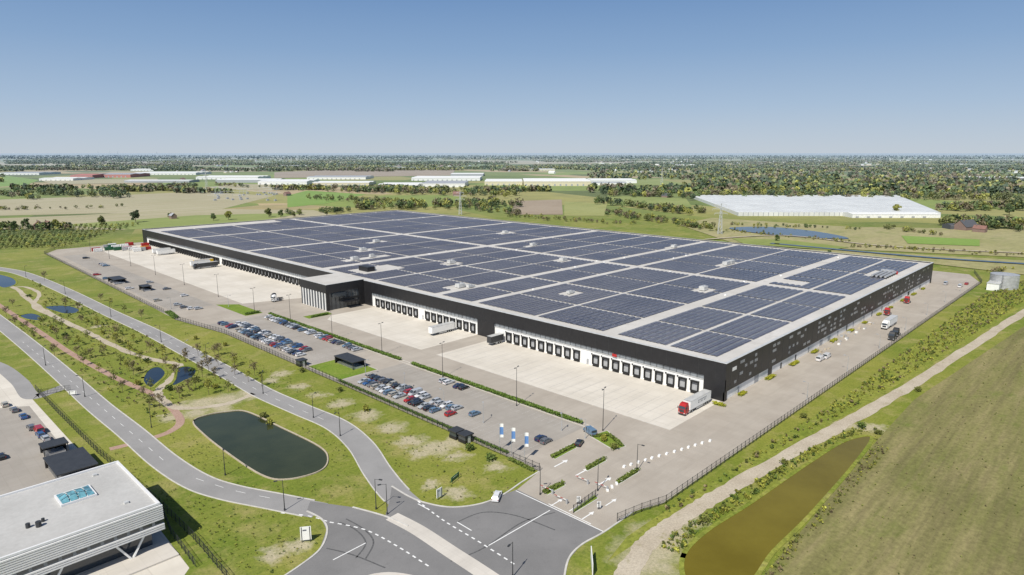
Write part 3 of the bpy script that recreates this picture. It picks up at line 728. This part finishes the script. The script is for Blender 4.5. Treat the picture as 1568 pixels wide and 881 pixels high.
def lampmesh(h,arm=1.6,dbl=False,k='dsteel'):
    b=MB();b.cyl((0,0,0),(0,0,h),.12,.06,k,8);b.cyl((0,0,0),(0,0,.5),.2,.2,k,8)
    for s in((-1,1) if dbl else(1,)):
        b.bar((0,0,h-.1),(s*arm,0,h+.1),.08,k);b.box(min(s*arm,s*(arm+.8)),-.18,h+.03,max(s*arm,s*(arm+.8)),.18,h+.18,k);b.box(min(s*arm,s*(arm+.7)),-.12,h-.01,max(s*arm,s*(arm+.7)),.12,h+.03,'lampglass')
    return b.mesh('lamp_mesh')
tall=lampmesh(13,.7,True);med=lampmesh(7.5,1.1);medg=lampmesh(6,1.,False,'steel')
for q in ((390,480),(509,520),(585,543),(678,578),(791,622),(923,660),(445,492)): inst('floodlight_mast',tall,(*P(*q),0),.3)
for y in (280,330,380,430,480,530): inst('floodlight_mast',tall,(-48,y,0),.3)
for q in ((403,603),(521,668),(317,556),(247,524),(170,485),(100,450),(232,655),(345,728),(576,780),(593,788),(827,758),(915,752),(975,722),(785,884),(130,608),(70,560),(436,782),(480,640),(40,425)):
    inst('street_lamp',med,(*P(*q),0),R.uniform(0,6))
for q in((285,545),(896,672),(740,648),(560,575),(860,660),(350,470),(262,473),(620,600),(680,625)): inst('street_lamp',medg,(*P(*q),0),R.uniform(0,6))
for i in range(7): inst('street_lamp',medg,(20+i*40,-19.5,0),1.57)
# bollards/blocks
b0=MB();b0.box(-.45,-.3,0,.45,.3,.45,'white');b0.box(-.38,-.24,.45,.38,.24,.55,'white');bm=b0.mesh('block')
for i in range(13):
    p=P(955+i*11+R.uniform(-1,1),716-i*3.3);inst('concrete_barrier_block',bm,(p[0],p[1],.03),.2)
for i in range(7):
    p=P(930+i*7,752-i*5);inst('concrete_barrier_block',bm,(p[0],p[1],.03),.8)
# flags
def flag(x,y,h=8):
    b=MB();b.cyl((0,0,0),(0,0,h),.08,.05,'steel',8)
    prev=None
    for i in range(7):
        t=i/6;c=(.06+1.0*t,math.sin(t*4)*.12)
        if prev: 
            for za,zb,mt in((h-4.2,h-3.4,'white'),(h-3.4,h-1.2,'bluep'),(h-1.2,h-.2,'white')):
                b.face([(prev[0],prev[1],za),(c[0],c[1],za),(c[0],c[1],zb),(prev[0],prev[1],zb)],mt)
        prev=c
    b.build('flag_pole',(x,y,0),-.7)
for q in((765,690),(783,697),(803,705)): flag(*P(*q))
def sign(px,w,h,mat,rz,name='sign_board',lean=0):
    p=P(*px);b=MB();b.box(-w/2,-.08,.5,w/2,.08,.5+h,mat);b.box(-w/2+.2,-.12,0,-w/2+.35,-.081,.5+h,'dsteel');b.box(w/2-.35,-.12,0,w/2-.2,-.081,.5+h,'dsteel')
    b.box(-w/2+.5,-.1,.5+h*.7,w/2-.9,-.082,.5+h*.8,'logo' if mat=='white' else 'white');b.build(name,(p[0],p[1],0),rz)
M['logo']=simple('trailer_lettering',(.12,.13,.16),.6)
sign((469,830),2.2,3.0,'white',-.6);sign((673,764),1.8,2.2,'white',.1);sign((906,870),6,2.4,'white',.7);sign((697,737),3.6,1.2,'greenp',.3);sign((112,606),2.5,1.2,'white',-.7)
sign((917,780),.9,1.4,'white',-.8);sign((886,772),.9,1.4,'white',-.8)
# barriers at gate
for q in((846,757),(868,772),(900,742),(930,752)):
    b=MB();b.box(-.2,-.2,0,.2,.2,1.1,'steel')
    for i in range(4): b.box(-.04,.2+i*.9,.9,.04,.2+(i+1)*.9,1.02,'redp' if i%2 else 'white')
    b.build('barrier_gate',(*P(*q),.03))

# ------------------------------------------------------------------ vehicles
def wheels(b,xs,hw,r=.33,w=.24):
    for x in xs:
        for s in(-1,1):
            b.cyl((x,s*(hw-w),r),(x,s*hw,r),r,r,'rubber',12);b.cyl((x,s*hw,r),(x,s*(hw+.012),r),r*.58,r*.55,'steel',8)
M['paint']=simple('car_paint_default',(.5,.5,.5),.3)
def loft(b,secs,k):
    ring=[]
    for x,hw,zb,zt in secs:
        zm=zb+(zt-zb)*.55
        ring.append([(x,-hw*.9,zb),(x,-hw,zm),(x,-hw*.92,zt-.03),(x,-hw*.75,zt),(x,hw*.75,zt),(x,hw*.92,zt-.03),(x,hw,zm),(x,hw*.9,zb)])
    for i in range(len(ring)-1):
        for j in range(8): b.face([ring[i][j],ring[i+1][j],ring[i+1][(j+1)%8],ring[i][(j+1)%8]][::-1],k)
    b.face(ring[0],k);b.face(ring[-1][::-1],k)
def carmesh(kind):
    b=MB();b.mi('paint')
    if kind=='hatch': S_=[(-2.05,.72,.35,.7),(-1.98,.84,.25,.95),(-1.3,.89,.22,.98),(.7,.89,.22,.97),(1.6,.86,.22,.86),(1.95,.8,.25,.72),(2.08,.66,.35,.6)];c=(-1.95,1.0,-1.45,.25,1.48)
    elif kind=='wagon': S_=[(-2.35,.74,.35,.7),(-2.28,.86,.25,.95),(-1.3,.9,.22,.97),(.9,.9,.22,.96),(1.9,.87,.22,.84),(2.25,.8,.25,.7),(2.38,.66,.35,.58)];c=(-2.25,1.15,-1.85,.3,1.46)
    elif kind=='sedan': S_=[(-2.3,.74,.35,.75),(-2.22,.85,.25,.93),(-1.3,.9,.22,.98),(.8,.9,.22,.95),(1.9,.86,.22,.82),(2.22,.8,.25,.7),(2.34,.66,.35,.58)];c=(-1.55,1.0,-.95,.2,1.43)
    else: S_=[(-2.6,.85,.35,1.0),(-2.55,.95,.25,1.15),(1.3,.97,.25,1.2),(2.2,.92,.25,1.0),(2.5,.84,.28,.8),(2.6,.7,.38,.65)];c=(-2.54,1.75,-2.45,1.05,2.0)
    loft(b,S_,'paint')
    zb=1.16 if kind=='van' else .95
    hb,ht=(.9,.8) if kind=='van' else(.8,.62)
    x0,x1,t0,t1,zt=c
    van=kind=='van'
    B=[(x0,-hb,zb),(x1,-hb,zb),(x1,hb,zb),(x0,hb,zb)];T=[(t0,-ht,zt-.06),(t1,-ht,zt-.06),(t1,ht,zt-.06),(t0,ht,zt-.06)]
    b.hexa(B,T,'glass')
    b.hexa([(t0-.06,-ht-.03,zt-.08),(t1+.05,-ht-.03,zt-.08),(t1+.05,ht+.03,zt-.08),(t0-.06,ht+.03,zt-.08)],[(t0+.05,-ht+.06,zt),(t1-.1,-ht+.06,zt),(t1-.1,ht-.06,zt),(t0+.05,ht-.06,zt)],'paint')
    for s in(-1,1):
        for u in((.45,) if not van else(.2,.4,.6)):
            xm=x0+(x1-x0)*u;tm=t0+(t1-t0)*u
            b.bar((xm,s*(hb+.005),zb),(tm,s*(ht+.005),zt-.06),.12 if not van else 1.0,'paint') if not van else b.hexa([(xm-.5,s*hb,zb),(xm+.5,s*hb,zb),(xm+.5,s*(hb+.03),zb),(xm-.5,s*(hb+.03),zb)],[(tm-.5,s*ht,zt-.08),(tm+.5,s*ht,zt-.08),(tm+.5,s*(ht+.03),zt-.08),(tm-.5,s*(ht+.03),zt-.08)],'paint')
        b.bar((x1,s*hb,zb),(t1,s*ht,zt-.06),.1,'paint');b.bar((x0,s*hb,zb),(t0,s*ht,zt-.06),.14,'paint')
        b.box(x1-.55,min(s*.88,s*1.05),.98,x1-.4,max(s*.88,s*1.05),1.1,'paint')
        xf=S_[-2][0];b.box(xf,min(s*.5,s*.78),.58,xf+.1,max(s*.5,s*.78),.7,'lampglass')
        xr=S_[1][0];b.box(xr-.08,min(s*.6,s*.82),.72,xr,max(s*.6,s*.82),.88,'redp')
    xf=S_[-1][0];b.box(xf-.02,-.4,.38,xf+.02,.4,.5,'rubber')
    L=S_[-1][0]*.66;wheels(b,(-L,L),.9 if not van else .97)
    return b.mesh('car_'+kind)
CM={k_:carmesh(k_) for k_ in('hatch','wagon','sedan','van')}
pc=[('white',(.78,.78,.78)),('silver',(.48,.50,.52)),('grey',(.15,.155,.165)),('black',(.016,.016,.02)),('navy',(.018,.035,.10)),('blue',(.035,.11,.28)),('red',(.42,.018,.018)),('beige',(.45,.42,.35)),('steelblue',(.14,.23,.33))]
PM={}
for nme,c in pc:
    m,nt,bb=newmat('car_paint_'+nme);setc(nt,bb,mix(nt,noise(nt,pos(nt),.8,3,.5),tuple(x*.9 for x in c),c));bb.inputs['Roughness'].default_value=.3;bb.inputs['Metallic'].default_value=.1;bb.inputs['Coat Weight'].default_value=.7;bb.inputs['Coat Roughness'].default_value=.08;PM[nme]=m
wts=['white','white','white','silver','silver','silver','grey','grey','black','black','black','navy','blue','red','beige','steelblue']
def car(x,y,rz,kind=None,col=None,z=.04):
    kind=kind or R.choice(['hatch','hatch','wagon','wagon','sedan','van' if R.random()<.2 else 'hatch']);col=col or R.choice(wts)
    o=inst('parked_car' if kind!='van' else 'parked_van',CM[kind],(x,y,z),rz+R.uniform(-.03,.03))
    o.material_slots[0].link='OBJECT';o.material_slots[0].material=PM[col]
def row(x,y0,y1,fill,skip=()):
    y=y0
    while y<y1:
        if R.random()<fill: car(x+R.uniform(-.25,.25),y+1.3,R.choice((0,math.pi)))
        y+=2.6
row(-71.6,144,218,.9);row(-66.4,148,212,.88);row(-51.4,134,212,.82)
row(-71.6,60,100,.85);row(-66.4,58,104,.8)
for y,c in((69.9,'black'),(72.5,'navy'),(77.7,'white'),(80.3,'silver')): car(-51.5,y,0,None,c)
car(*P(690,636),0,'hatch','red');car(*P(727,636),0,'hatch','steelblue');car(*P(700,627),0,'hatch','silver')
car(*P(828,674),0,'hatch','navy');car(*P(836,678),0,'hatch','grey');car(*P(887,681),.4,'hatch','black');car(*P(903,664),1.2,'van','steelblue');car(*P(640,620),0,'wagon','black')
car(*P(761,763),.55,'wagon','white',.05)
for i in range(14): car(R.choice((-75.5,-60.5)),R.uniform(275,495),0)
for q in((272,468),(282,472),(293,474),(304,474)): car(*P(*q),0,'hatch',R.choice(['white','silver','grey']))
for q,c in(((8,622),'beige'),((22,630),'grey'),((36,640),'blue'),((48,657),'grey'),((60,662),'red'),((62,668),'blue'),((70,674),'silver'),((2,702),'black')): car(*P(*q),1.57,None,c,.04)
for q,c in(((1256,552),'white'),((1266,548),'white'),((1448,436),'silver'),((1470,440),'white'),((1480,436),'red')): car(*P(*q),0,'hatch' if c=='red' else 'van',c)
def trailer_into(b,x0,x1,mat,hw=1.27,z0=1.15,z1=4.0,logo=False):
    b.box(x0,-hw,z0,x1,hw,z1,mat);b.box(x0+.02,-hw-.02,z0-.1,x1-.02,hw+.02,z0+.05,'steel');b.box(x0,-hw-.03,z1-.06,x1,hw+.03,z1+.03,'trim')
    if logo:
        for i in range(6):
            xx=x0+5+i*.95
            b.box(xx,-hw-.03,2.2,xx+.18,-hw-.005,3.2,'logo');b.box(xx+.18,-hw-.03,3.02 if i%2 else 2.2,xx+.65,-hw-.005,3.2 if i%2 else 2.38,'logo')
            if i%2==0: b.box(xx+.18,-hw-.03,3.02,xx+.65,-hw-.005,3.2,'logo')
    b.box(x0+.5,-.5,z0-.45,x1-.4,.5,z0-.1,'dsteel')
    wheels(b,[x1-1.3,x1-2.6,x1-3.9],1.24,.5,.35)
    for s in(-1,1): b.box(x0+3.4,s*.9-.08,.1,x0+3.6,s*.9+.08,z0-.1,'dsteel'); b.box(x0+4,min(s*1.2,s*1.25),.45,x1-4.8,max(s*1.2,s*1.25),.95,'steel')
    b.box(x1,-1.1,z0-.3,x1+.05,1.1,z0-.1,'redp')
def truck(name,x,y,rz,cab='redp',tr='white',cabonly=False,traileronly=False,L=13.4,logo=False):
    b=MB()
    if not cabonly: trailer_into(b,0,L,tr,logo=logo)
    if not traileronly:
        # cab in front (toward -x)
        b.hexa([(-3.0,-1.22,.7),(-.9,-1.22,.7),(-.9,1.22,.7),(-3.0,1.22,.7)],[(-3.0,-1.22,2.1),(-.9,-1.22,2.1),(-.9,1.22,2.1),(-3.0,1.22,2.1)],cab)
        b.hexa([(-3.0,-1.2,2.1),(-.9,-1.2,2.1),(-.9,1.2,2.1),(-3.0,1.2,2.1)],[(-2.75,-1.15,3.0),(-.9,-1.15,3.0),(-.9,1.15,3.0),(-2.75,1.15,3.0)],cab)
        b.hexa([(-2.8,-1.15,3.001),(-.9,-1.15,3.001),(-.9,1.15,3.001),(-2.8,1.15,3.001)],[(-2.2,-1.05,3.7),(-1.0,-1.05,3.85),(-1.0,1.05,3.85),(-2.2,1.05,3.7)],cab)
        b.hexa([(-3.05,-1.05,2.15),(-2.9,-1.05,2.15),(-2.9,1.05,2.15),(-3.05,1.05,2.15)],[(-2.83,-1.05,2.95),(-2.7,-1.05,2.95),(-2.7,1.05,2.95),(-2.83,1.05,2.95)],'glass')
        for s in(-1,1):
            b.box(-2.6,min(s*1.15,s*1.225),2.15,-1.7,max(s*1.15,s*1.225),2.85,'glass');b.box(-3.0,min(s*1.3,s*1.5),2.1,-2.85,max(s*1.3,s*1.5),2.8,'rubber');b.box(-3.06,min(s*.7,s*1.1),.75,-3.0,max(s*.7,s*1.1),1.0,'lampglass')
        b.box(-3.08,-1.2,.35,-2.9,1.2,.7,'dsteel');b.box(-3.04,-.8,1.1,-3.001,.8,1.9,'dsteel')
        b.box(-.9,-.45,.6,3.2,.45,.95,'dsteel');wheels(b,[-2.2,1.5],1.2,.5,.3)
        for s in(-1,1): b.box(-.8,min(s*.6,s*1.1),.45,.6,max(s*.6,s*1.1),.95,'steel')
    b.build(name,(x,y,.04),rz)
truck('semi_truck',-17.5,3.6,0,logo=True)
truck('semi_trailer',-16.5,130.7,0,traileronly=True)
truck('semi_trailer',-9,101,0,tr='dsteel',traileronly=True,L=7.6);truck('semi_trailer',-20,394,0,traileronly=True);truck('semi_truck',-19,383,0,cab='black',tr='dsteel')
truck('semi_trailer',-16,398.5,0,tr='yellow',traileronly=True);truck('semi_trailer',-17,470,0,traileronly=True);truck('semi_trailer',-17,480,0,traileronly=True)
truck('semi_truck',138,-12,0,cab='white');truck('semi_truck',128,-19,0,cab='black',cabonly=True);truck('semi_truck',120,-19.5,0,cab='dsteel',cabonly=True);truck('semi_truck',168,-5,0,cab='redp',cabonly=True);truck('semi_truck',205,-5,0,cab='redp',cabonly=True)
truck('semi_truck',-30,246,0,cab='white',cabonly=True);truck('semi_truck',-28,250,0,cab='black',cabonly=True)
def container(x,y,rz,mat,L=6,nm='shipping_container'):
    b=MB();b.box(0,-1.22,.12,L,1.22,2.7,mat)
    for i in range(int(L/.5)):
        for s in(-1,1): b.box(.15+i*.5,min(s*1.22,s*1.27),.25,.35+i*.5,max(s*1.22,s*1.27),2.55,mat)
    for xx in(0,L-.15):
        for s in(-1,1): b.box(xx-.02,s*1.2-.1,0,xx+.17,s*1.2+.1,2.75,'dsteel')
    b.build(nm,(x,y,.04),rz)
for i in range(18):
    container(R.uniform(-50,-6),505+i*2.8,0,R.choice(['white','redp','steel','greenp','white','yellow']))
b=MB()
for i in range(26):
    x=R.uniform(70,150);y=R.uniform(-7,-2.5);s=R.uniform(.5,1.3);b.box(x,y,.04,x+s*1.2,y+s,.04+s*.7,R.choice(['steel','white','sand']))
b.build('building_material_pile')

# ------------------------------------------------------------------ trees
TONE={'dark':(.052,.080,.022),'olive':(.145,.160,.036),'yel':(.27,.27,.045),'brown':(.175,.140,.072),'mid':(.092,.135,.028)}
def treemesh(seed,h,cr,tone,nleaf,ls,trunk=.16,low=.3):
    rg=np.random.RandomState(seed);rp=random.Random(seed);b=MB()
    b.cyl((0,0,0),(0,0,h*.45),trunk,trunk*.7,'bark',7);b.cyl((0,0,h*.45),(rp.uniform(-.2,.2),rp.uniform(-.2,.2),h*.9),trunk*.7,trunk*.15,'bark',6)
    cl=[]
    for i in range(9):
        a=i*2.4+rp.uniform(-.4,.4);z=h*(low+.06*i);rr_=cr*rp.uniform(.5,1)*(1-abs(i-4)/9);e=(math.cos(a)*rr_,math.sin(a)*rr_,z+h*rp.uniform(.1,.22))
        b.cyl((0,0,z),e,trunk*.4,trunk*.08,'bark',5);cl.append((e,cr*rp.uniform(.3,.48)))
    for i in range(7):
        a=rp.uniform(0,6.3);q=rp.uniform(0,.6)*cr;cl.append(((math.cos(a)*q,math.sin(a)*q,h*rp.uniform(.5,.93)),cr*rp.uniform(.28,.45)))
    me=b.mesh('t')
    Cs=[];T=[]
    base=np.array(TONE[tone])
    for (c,r) in cl:
        n_=int(nleaf/len(cl));d=rg.normal(size=(n_,3));d/=np.linalg.norm(d,axis=1)[:,None];d*=(rg.rand(n_,1)**.4)*r*np.array([1,1,.8])
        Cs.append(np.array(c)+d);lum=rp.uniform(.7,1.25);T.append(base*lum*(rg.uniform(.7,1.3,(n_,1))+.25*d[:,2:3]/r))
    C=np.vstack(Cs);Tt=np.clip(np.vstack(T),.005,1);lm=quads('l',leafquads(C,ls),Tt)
    # join trunk + leaves into one mesh
    o1=bpy.data.objects.new('a',me);o2=bpy.data.objects.new('b',lm);link(o1);link(o2)
    a=me.color_attributes.new('tint','FLOAT_COLOR','POINT')
    bpy.ops.object.select_all(action='DESELECT');o1.select_set(True);o2.select_set(True);bpy.context.view_layer.objects.active=o1;bpy.ops.object.join()
    m_=o1.data;bpy.data.objects.remove(o1);return m_
YT=[treemesh(i,5.2,1.7,t,300,.30,.08) for i,t in enumerate(['olive','yel','brown','brown'])]
BT=[treemesh(20+i,13,5.2,t,1500,.95,.35,.18) for i,t in enumerate(['mid','olive','dark','yel'])]
BU=[treemesh(40+i,1.7,1.3,t,260,.34,.05,.1) for i,t in enumerate(['olive','mid','yel'])]
def tree(lst,nm,px,sc):
    p=P(*px);s=sc*R.uniform(.85,1.15)
    if sc<1.5 and lst is not BT and not clear(p): p=(p[0]+2.5,p[1]-2.5)
    inst(nm,R.choice(lst),(p[0],p[1],-.02),R.uniform(0,6.3),(s,s,s*R.uniform(.85,1.15)))
# park young trees
for q in [(30,505),(12,500),(55,500),(75,520),(95,505),(120,530),(105,545),(140,548),(160,545),(185,560),(200,545),(152,572),(175,590),(188,600),(128,560),(118,550),(215,600),(255,580),(275,610),(300,595),(320,560),(330,580),(345,575),(350,600),(365,585),(320,605),(385,592),(60,475),(85,495),(125,495),(150,500),(180,515),(205,525),(230,540),(250,545),(285,552),(300,555),(160,470),(145,462),(110,480),(40,520),(70,545),(60,430),(90,470),(240,565),(205,575),(220,610),(245,625),(230,625),(310,578),(270,555),(335,545),(360,562),(20,470),(10,485),(180,480),(206,490),(90,530),(165,530),(135,520),(215,555),(195,570),(290,545),(315,545),(345,560),(375,575),(290,600),(305,570)]:
    tree(YT,'young_tree',q,.95)
for q in [(145,512),(170,525),(100,515),(260,598),(300,585),(225,555),(195,590),(80,505),(50,490),(330,595),(212,568),(280,570),(385,640),(395,650),(462,570),(300,520),(345,530),(940,688),(925,676),(1230,640),(1405,600),(1300,655),(1345,665),(1180,712),(1080,800),(720,690),(750,705),(520,600),(560,630),(35,455)]:
    tree(BU,'shrub',q,1.)
for q,s in [((208,341),1.),((157,347),.75),((350,337),.8),((327,338),.6),((412,333),.95),((430,333),.6),((85,350),.7),((40,351),.8),((22,353),.8),((450,333),.6),((500,330),.6),((1372,328),1.),((1545,330),1.),((260,334),.5),((1190,370),.5),((1270,395),.5),((515,328),.6)]:
    tree(BT,'broadleaf_tree',q,s)

# masses
def mass(name,items,nl,ls):
    """items: (x,y,h,tone)"""
    n=len(items);A=np.array([(i[0],i[1],i[2]) for i in items]);T=np.array([TONE[i[3]] for i in items])
    d=NR.normal(size=(n,nl,3));d/=np.linalg.norm(d,axis=2)[:,:,None];d*=NR.rand(n,nl,1)**.35
    d*=(A[:,2]*NR.uniform(.32,.5,n))[:,None,None]
    d[:,:,2]*=.95
    C=d.copy();C[:,:,0]+=A[:,0:1];C[:,:,1]+=A[:,1:2];C[:,:,2]+=A[:,2:3]*.52
    C[:,:,2]=np.maximum(C[:,:,2],.1)
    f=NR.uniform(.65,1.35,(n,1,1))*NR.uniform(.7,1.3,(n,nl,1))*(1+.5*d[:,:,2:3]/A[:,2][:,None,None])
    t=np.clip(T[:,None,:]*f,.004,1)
    sz=np.repeat(A[:,2]*ls,nl)
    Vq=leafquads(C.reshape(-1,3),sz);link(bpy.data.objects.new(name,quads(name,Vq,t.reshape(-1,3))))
def line(x0,y0,x1,y1,n,h,tones,js=2.):
    o=[]
    for i in range(n):
        t=R.random();p=P(x0+(x1-x0)*t+R.gauss(0,js),y0+(y1-y0)*t+R.gauss(0,js*.35));o.append((p[0],p[1],h*R.uniform(.55,1.2),R.choice(tones)))
    return o
D3=['dark','mid','olive'];D4=['dark','mid','olive','yel','brown'];LT=['olive','yel','brown','olive']
it=[]
it+=line(20,297,200,303,70,15,D3,4);it+=line(0,300,60,306,24,13,D4);it+=line(100,291,330,287,60,13,D4);it+=line(0,352,110,352,40,9,D4)
it+=line(540,320,800,316,100,13,D4,4);it+=line(440,330,540,324,30,8,D3);it+=line(500,293,790,300,130,14,D4,4);it+=line(470,305,620,312,60,9,LT,3)
it+=line(700,318,800,330,40,9,D4,4);it+=line(930,328,1090,352,90,8,LT+['mid'],5);it+=line(910,310,1060,330,60,11,D4,3);it+=line(780,332,980,345,60,5,LT,3)
it+=line(1440,345,1568,352,60,13,D4,5);it+=line(1440,322,1568,320,70,14,D4,4);it+=line(1350,350,1440,362,20,6,LT,2);it+=line(430,290,330,284,30,10,D4)
it+=line(1060,300,1568,306,230,14,D4,5);it+=line(1130,297,1300,300,60,15,['yel','yel','olive'],3);it+=line(920,300,1070,303,70,13,D4,3);it+=line(560,290,800,292,60,11,D4,2)
it+=line(1500,420,1640,405,24,4,LT,4);it+=line(1100,352,1300,372,60,3,LT,4);it+=line(1300,378,1568,392,60,3,LT,3);it+=line(640,318,760,312,40,12,D4,3)
it+=line(980,318,1080,326,40,9,D4,4);it+=line(0,322,190,318,30,6,LT,2);it+=line(1120,345,1320,352,40,4,D4,2)
mass('distant_tree_line',it,70,.17)
it=[]
for i in range(2700):
    x=R.uniform(900,1640);y=R.uniform(260,299)
    if x<1060 and 276<y<290: continue
    p=P(x,y);it.append((p[0],p[1],R.uniform(10,18),R.choice(['dark','dark','mid','dark','olive','brown','yel'] if math.sin(x*.02+y*.3)>-.2 else ['olive','brown','mid','yel'])))
for i in range(230):
    y=239+24*R.random()**.9;x=R.uniform(-80,1640);w=R.uniform(25,190);n_=int(w*1.3*R.uniform(.6,1.))
    tn=R.choice([D3,D3,D4,['brown','olive'],['yel','olive']])
    for j in range(n_):
        p=P(x+R.uniform(-w/2,w/2),y+R.gauss(0,.25));it.append((p[0],p[1],R.uniform(10,17),R.choice(tn)))
for i in range(20):
    y=R.uniform(262,292);x=R.uniform(-60,900);w=R.uniform(20,110)
    if 60<x<975 and 262<y<290: y=R.uniform(290,296)
    for j in range(int(w*.8)):
        p=P(x+R.uniform(-w/2,w/2),y+R.gauss(0,.4));it.append((p[0],p[1],R.uniform(7,14),R.choice(D4)))
mass('distant_forest',it,16,.42)
# horizon woods
it=[]
for i in range(5200):
    F=R.choice([9000,11000,13500,17000])+R.uniform(-600,600);p=PF(R.uniform(-80,1650),F);it.append((p[0],p[1],R.uniform(14,22),R.choice(D3)))
mass('horizon_woodland',it,6,1.0)
# orchard rows at left
it=[]
for r_ in range(13):
    y=352+r_*2.6
    for i in range(30-r_):
        p=P(-20+i*8.0-r_*1.5+R.uniform(-1,1),y-i*.25);
        if p[0]>-70 and p[1]<575: continue
        it.append((p[0],p[1],R.uniform(3.2,4.6),R.choice(['olive','yel','olive','mid'])))
mass('young_tree_plantation',it,50,.2)
# bank scrub and grass tufts
def scrub(name,px,n,h,tones,nl=26,ls=.35):
    pl=PP(px);mass(name,[(p[0],p[1],h*R.choice((.35,.5,.7,1.,1.5)),R.choice(tones)) for p in sample(pl,n)],nl,ls)
scrub('bank_scrub',[(1000,793),(1130,712),(1300,602),(1505,452),(1568,430),(1600,440),(1568,462),(1400,570),(1200,684),(1010,803)],2400,.85,['olive','yel','yel','brown','mid'],18)
scrub('pond_reeds',[(1000,840),(1080,780),(1200,710),(1310,655),(1345,660),(1295,670),(1240,705),(1150,765),(1080,812),(1040,850)],420,.8,['olive','yel','mid'],22)
scrub('pond_reeds',[(1345,668),(1312,712),(1245,795),(1190,850),(1160,881),(1190,881),(1260,800),(1360,690)],260,.7,['olive','brown','yel'],18)
scrub('meadow_tufts',[(1568,500),(1345,672),(1190,881),(1568,881)],500,.35,['olive','brown','olive'],14)
scrub('meadow_tufts',[(265,500),(440,575),(620,650),(800,738),(760,760),(690,772),(640,765),(600,720),(560,660),(403,596)],750,.35,['olive','yel','brown','mid'],14)
scrub('meadow_tufts',[(170,690),(250,715),(330,760),(480,795),(495,830),(430,881),(330,870),(250,780)],500,.36,['olive','yel','mid'],14)
scrub('meadow_tufts',[(250,655),(300,670),(400,735),(500,730),(510,690),(400,625),(530,680),(560,770),(420,755),(300,725)],350,.33,['olive','yel','mid'],14)
scrub('park_undergrowth',[(0,490),(100,470),(260,525),(395,595),(300,600),(270,625),(240,650),(150,590),(60,520)],1000,.7,['olive','yel','brown','mid'],22)
scrub('park_undergrowth',[(40,425),(90,450),(200,500),(180,520),(80,470)],240,.8,['olive','yel','mid'],22)

# ------------------------------------------------------------------ light, sky, camera
sc=bpy.context.scene
w=bpy.data.worlds.new('World');sc.world=w;w.use_nodes=True;nt=w.node_tree;nt.nodes.clear()
sdir=Vector((-.92,-.28,0)).normalized();EL=math.radians(49)
out=nt.nodes.new('ShaderNodeOutputWorld');bg=nt.nodes.new('ShaderNodeBackground');sky=nt.nodes.new('ShaderNodeTexSky')
sky.sky_type='NISHITA';sky.sun_disc=False;sky.sun_elevation=EL;sky.sun_rotation=math.atan2(sdir.x,sdir.y);sky.altitude=100;sky.air_density=1.0;sky.dust_density=.6;sky.ozone_density=1.5
STR=.08
bg.inputs[1].default_value=STR
tc=nt.nodes.new('ShaderNodeTexCoord');sx_=nt.nodes.new('ShaderNodeSeparateXYZ');nt.links.new(tc.outputs['Generated'],sx_.inputs[0])
cr=nt.nodes.new('ShaderNodeValToRGB');mr=nt.nodes.new('ShaderNodeMapRange');mr.inputs[1].default_value=0;mr.inputs[2].default_value=.5
nt.links.new(sx_.outputs[2],mr.inputs[0]);nt.links.new(mr.outputs[0],cr.inputs[0])
e=cr.color_ramp
# low-altitude haze layer of the clear sky (linear radiance)
st=[(0,(.54,.61,.69)),(.04,(.49,.58,.69)),(.13,(.385,.51,.68)),(.28,(.25,.39,.61)),(.46,(.145,.275,.52)),(1,(.08,.17,.40))]
e.elements[0].position=0;e.elements[0].color=rgba(st[0][1]);e.elements[1].position=1;e.elements[1].color=rgba(st[-1][1])
for q,c in st[1:-1]:
    x=e.elements.new(q);x.color=rgba(c)
sc_=nt.nodes.new('ShaderNodeVectorMath');sc_.operation='SCALE';sc_.inputs[3].default_value=1/STR;nt.links.new(cr.outputs[0],sc_.inputs[0])
fm=nt.nodes.new('ShaderNodeMapRange');fm.inputs[1].default_value=.3;fm.inputs[2].default_value=.7;fm.inputs[3].default_value=.92;fm.inputs[4].default_value=0;nt.links.new(sx_.outputs[2],fm.inputs[0])
sm=mix(nt,fm.outputs[0],sky.outputs[0],sc_.outputs[0])
nt.links.new(sm,bg.inputs[0]);nt.links.new(bg.outputs[0],out.inputs[0])
sd=bpy.data.lights.new('sun','SUN');sd.energy=5.0;sd.angle=math.radians(.53);sd.color=(1,.95,.86)
so=link(bpy.data.objects.new('sun',sd));d=Vector((sdir.x*math.cos(EL),sdir.y*math.cos(EL),math.sin(EL)));so.rotation_euler=d.to_track_quat('Z','Y').to_euler()
cd=bpy.data.cameras.new('camera');cd.sensor_width=36;cd.lens=36*FPX/W;cd.clip_start=.5;cd.clip_end=200000
co=link(bpy.data.objects.new('camera',cd));co.location=CAM
fwd=Vector((FW[0]*CP,FW[1]*CP,-SP));co.rotation_euler=fwd.to_track_quat('-Z','Y').to_euler()
sc.camera=co
sc.view_settings.view_transform='Standard';sc.view_settings.look='None';sc.view_settings.exposure=0;sc.view_settings.gamma=1
